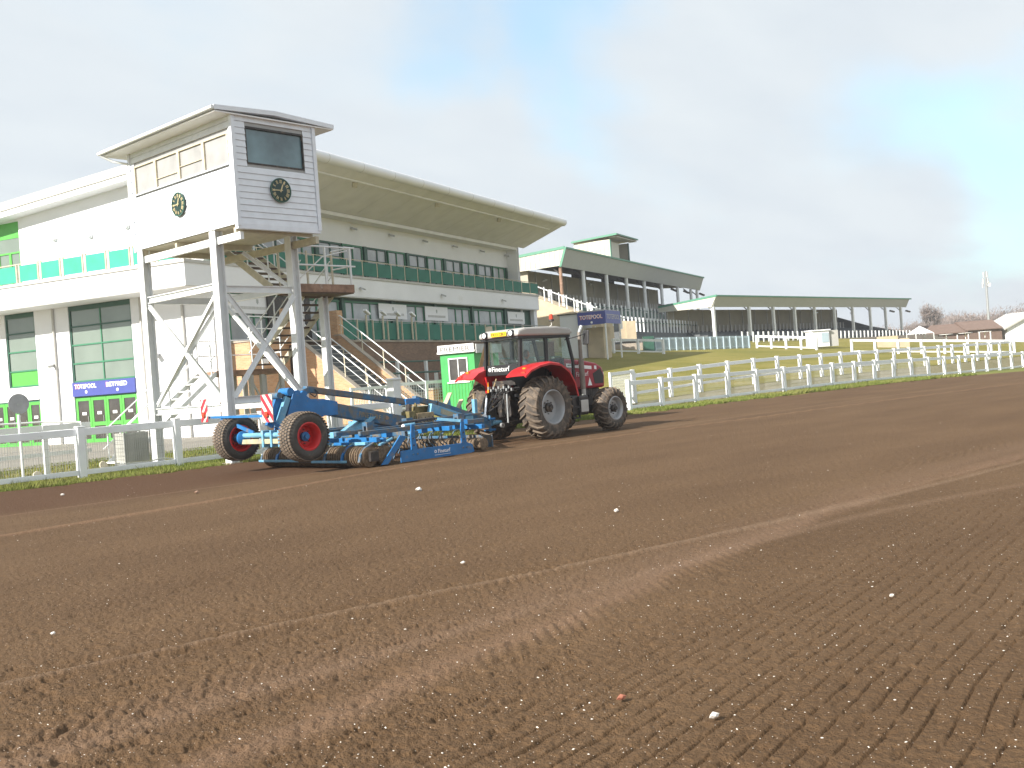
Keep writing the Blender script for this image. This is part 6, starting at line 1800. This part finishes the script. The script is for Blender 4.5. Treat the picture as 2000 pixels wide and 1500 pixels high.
MQ = thing('white_marquee', 'small white pointed marquee behind the white rail', 'tent', (128.6, 50.9, float(TZ(130, 50))), R(-41))
MB().add([(0, 0, .9), (2.4, 0, .9), (2.4, 2.4, .9), (0, 2.4, .9), (1.2, 1.2, 1.9)], [(0, 1, 4), (1, 2, 4), (2, 3, 4), (3, 0, 4), (0, 3, 2, 1)]).build('canopy', SIGNW, MQ)
for x in (.03, 2.37):
    for y in (.03, 2.37): box('leg', WSTEEL, MQ, x - .04, x + .04, y - .04, y + .04, 0, .9)
for k in range(3):
    t = MB().lathe([(.001, 0), (.8, 0), (.8, .05), (.001, .05)], (0, 0, .72), (0, 0, 1), 16).cyl((0, 0, 0), (0, 0, .72), .05).build('white_table', SIGNW)
    t.location = (131.5 + k * 1.7, 48.3 - k * 1.75, float(TZ(132, 48)) + .1)
    tag(t, ['white round table right beside the marquee', 'white round table between two others right of the marquee', 'white round table farthest right of the marquee'][k], 'table', 'white tables by the marquee')

# bare winter trees: trunk, limbs and twig clouds of thin slivers
def tree(x, y, h, w, label, seed, tall=False):
    r = random.Random(seed)
    t = thing('bare_tree', label, 'tree', (x, y, -.4), 0, 'bare trees on the horizon')
    tr = MB(); tips = []
    def grow(p, d, L, rad_, lv):
        q_ = p + d * L
        tr.cyl(p, q_, rad_, rad_ * .6, n=5, caps=False)
        if lv == 0: tips.append(q_); return
        for k in range(3 if lv > 1 else 4):
            nd = (d + Vector((r.gauss(0, .42), r.gauss(0, .42), r.gauss(.05, .2)))).normalized()
            if tall: nd = (nd + Vector((0, 0, 1.0))).normalized()
            grow(q_, nd, L * r.uniform(.6, .8), rad_ * .55, lv - 1)
    grow(Vector((0, 0, 0)), Vector((0, 0, 1)), h * .26, h * .022, 4)
    tr.build('trunk', BARK, t)
    cr_ = MB(); sc_ = w / 2
    for q_ in tips:
        for k in range(11):
            c = q_ + Vector((r.gauss(0, .09 * w), r.gauss(0, .09 * w), r.gauss(0, .07 * h)))
            d = Vector((r.gauss(0, 1), r.gauss(0, 1), r.gauss(.6, .8))).normalized() * h * .075
            s_ = Vector((r.gauss(0, 1), r.gauss(0, 1), 0)).normalized() * h * .006
            cr_.add([c - s_, c + s_, c + d], [(0, 1, 2)])
    cr_.build('crown', TREEB, t)
    return t
rt_ = random.Random(11)
import itertools
lab = ['low spreading bare tree on the far horizon', 'broad bare tree on the far horizon', 'hazy bare tree on the far horizon']
k = 0
for px in list(range(-9, 24)):
    a = HEAD - math.atan((1742 + px * 13.5 - 1000) / 2029.0)
    d = rt_.uniform(330, 400)
    hh = rt_.uniform(9.5, 12.5) + (3.6 if px > 8 else .8)
    if px < -1: hh *= .85
    xx, yy = d * math.cos(a), d * math.sin(a)
    c = tree(xx, yy, hh, hh * 1.3, 'rounded bare tree in the hazy row along the skyline', 100 + k)
    k += 1
for j, (pxx, hh, ww) in enumerate(((1818, 15.5, 5), (1834, 14.8, 8))):
    a = HEAD - math.atan((pxx - 1000) / 2029.0)
    tree(310 * math.cos(a), 310 * math.sin(a), hh, ww, ['tall narrow bare poplar left of its twin above the skyline', 'tall wider bare tree beside the narrow poplar above the skyline'][j], 50 + j, True)
# far wood as one low band behind the single trees
wv = MB(); r = random.Random(5)
for i in range(9500):
    a = HEAD - math.atan((1600 + 520 * r.random() - 1000) / 2029.0); d = r.uniform(400, 450)
    x, y = d * math.cos(a), d * math.sin(a); z = -.5 + (11.5 + 1.5 * math.sin(a * 60)) * r.random() ** .8
    e = Vector((r.gauss(0, 1), r.gauss(0, 1), r.gauss(.5, 1))).normalized() * 1.6; s_ = Vector((-math.sin(a), math.cos(a), 0)) * .22
    c = Vector((x, y, z)); wv.add([c - s_, c + s_, c + e], [(0, 1, 2)])
tag(wv.build('far_wood', TREEB), 'hazy leafless wood along the horizon', 'wood', kind='stuff')

# ------------------------------------------------------------ hazy air round the whole place
hm = bpy.data.materials.new('thin_haze'); hm.use_nodes = True
ht = hm.node_tree; ht.nodes.clear()
ho = ht.nodes.new('ShaderNodeOutputMaterial'); pv_ = ht.nodes.new('ShaderNodeVolumePrincipled')
pv_.inputs['Color'].default_value = (0.93, 0.95, 1.0, 1); pv_.inputs['Density'].default_value = 0.0006
pv_.inputs['Anisotropy'].default_value = 0.2
ht.links.new(pv_.outputs[0], ho.inputs['Volume'])
hz_ = MB().b(-1650, 1750, -1650, 1750, -2.0, 32.0).build('haze', hm); tag(hz_, kind='stuff', label='thin pale haze in the air over the whole racecourse')
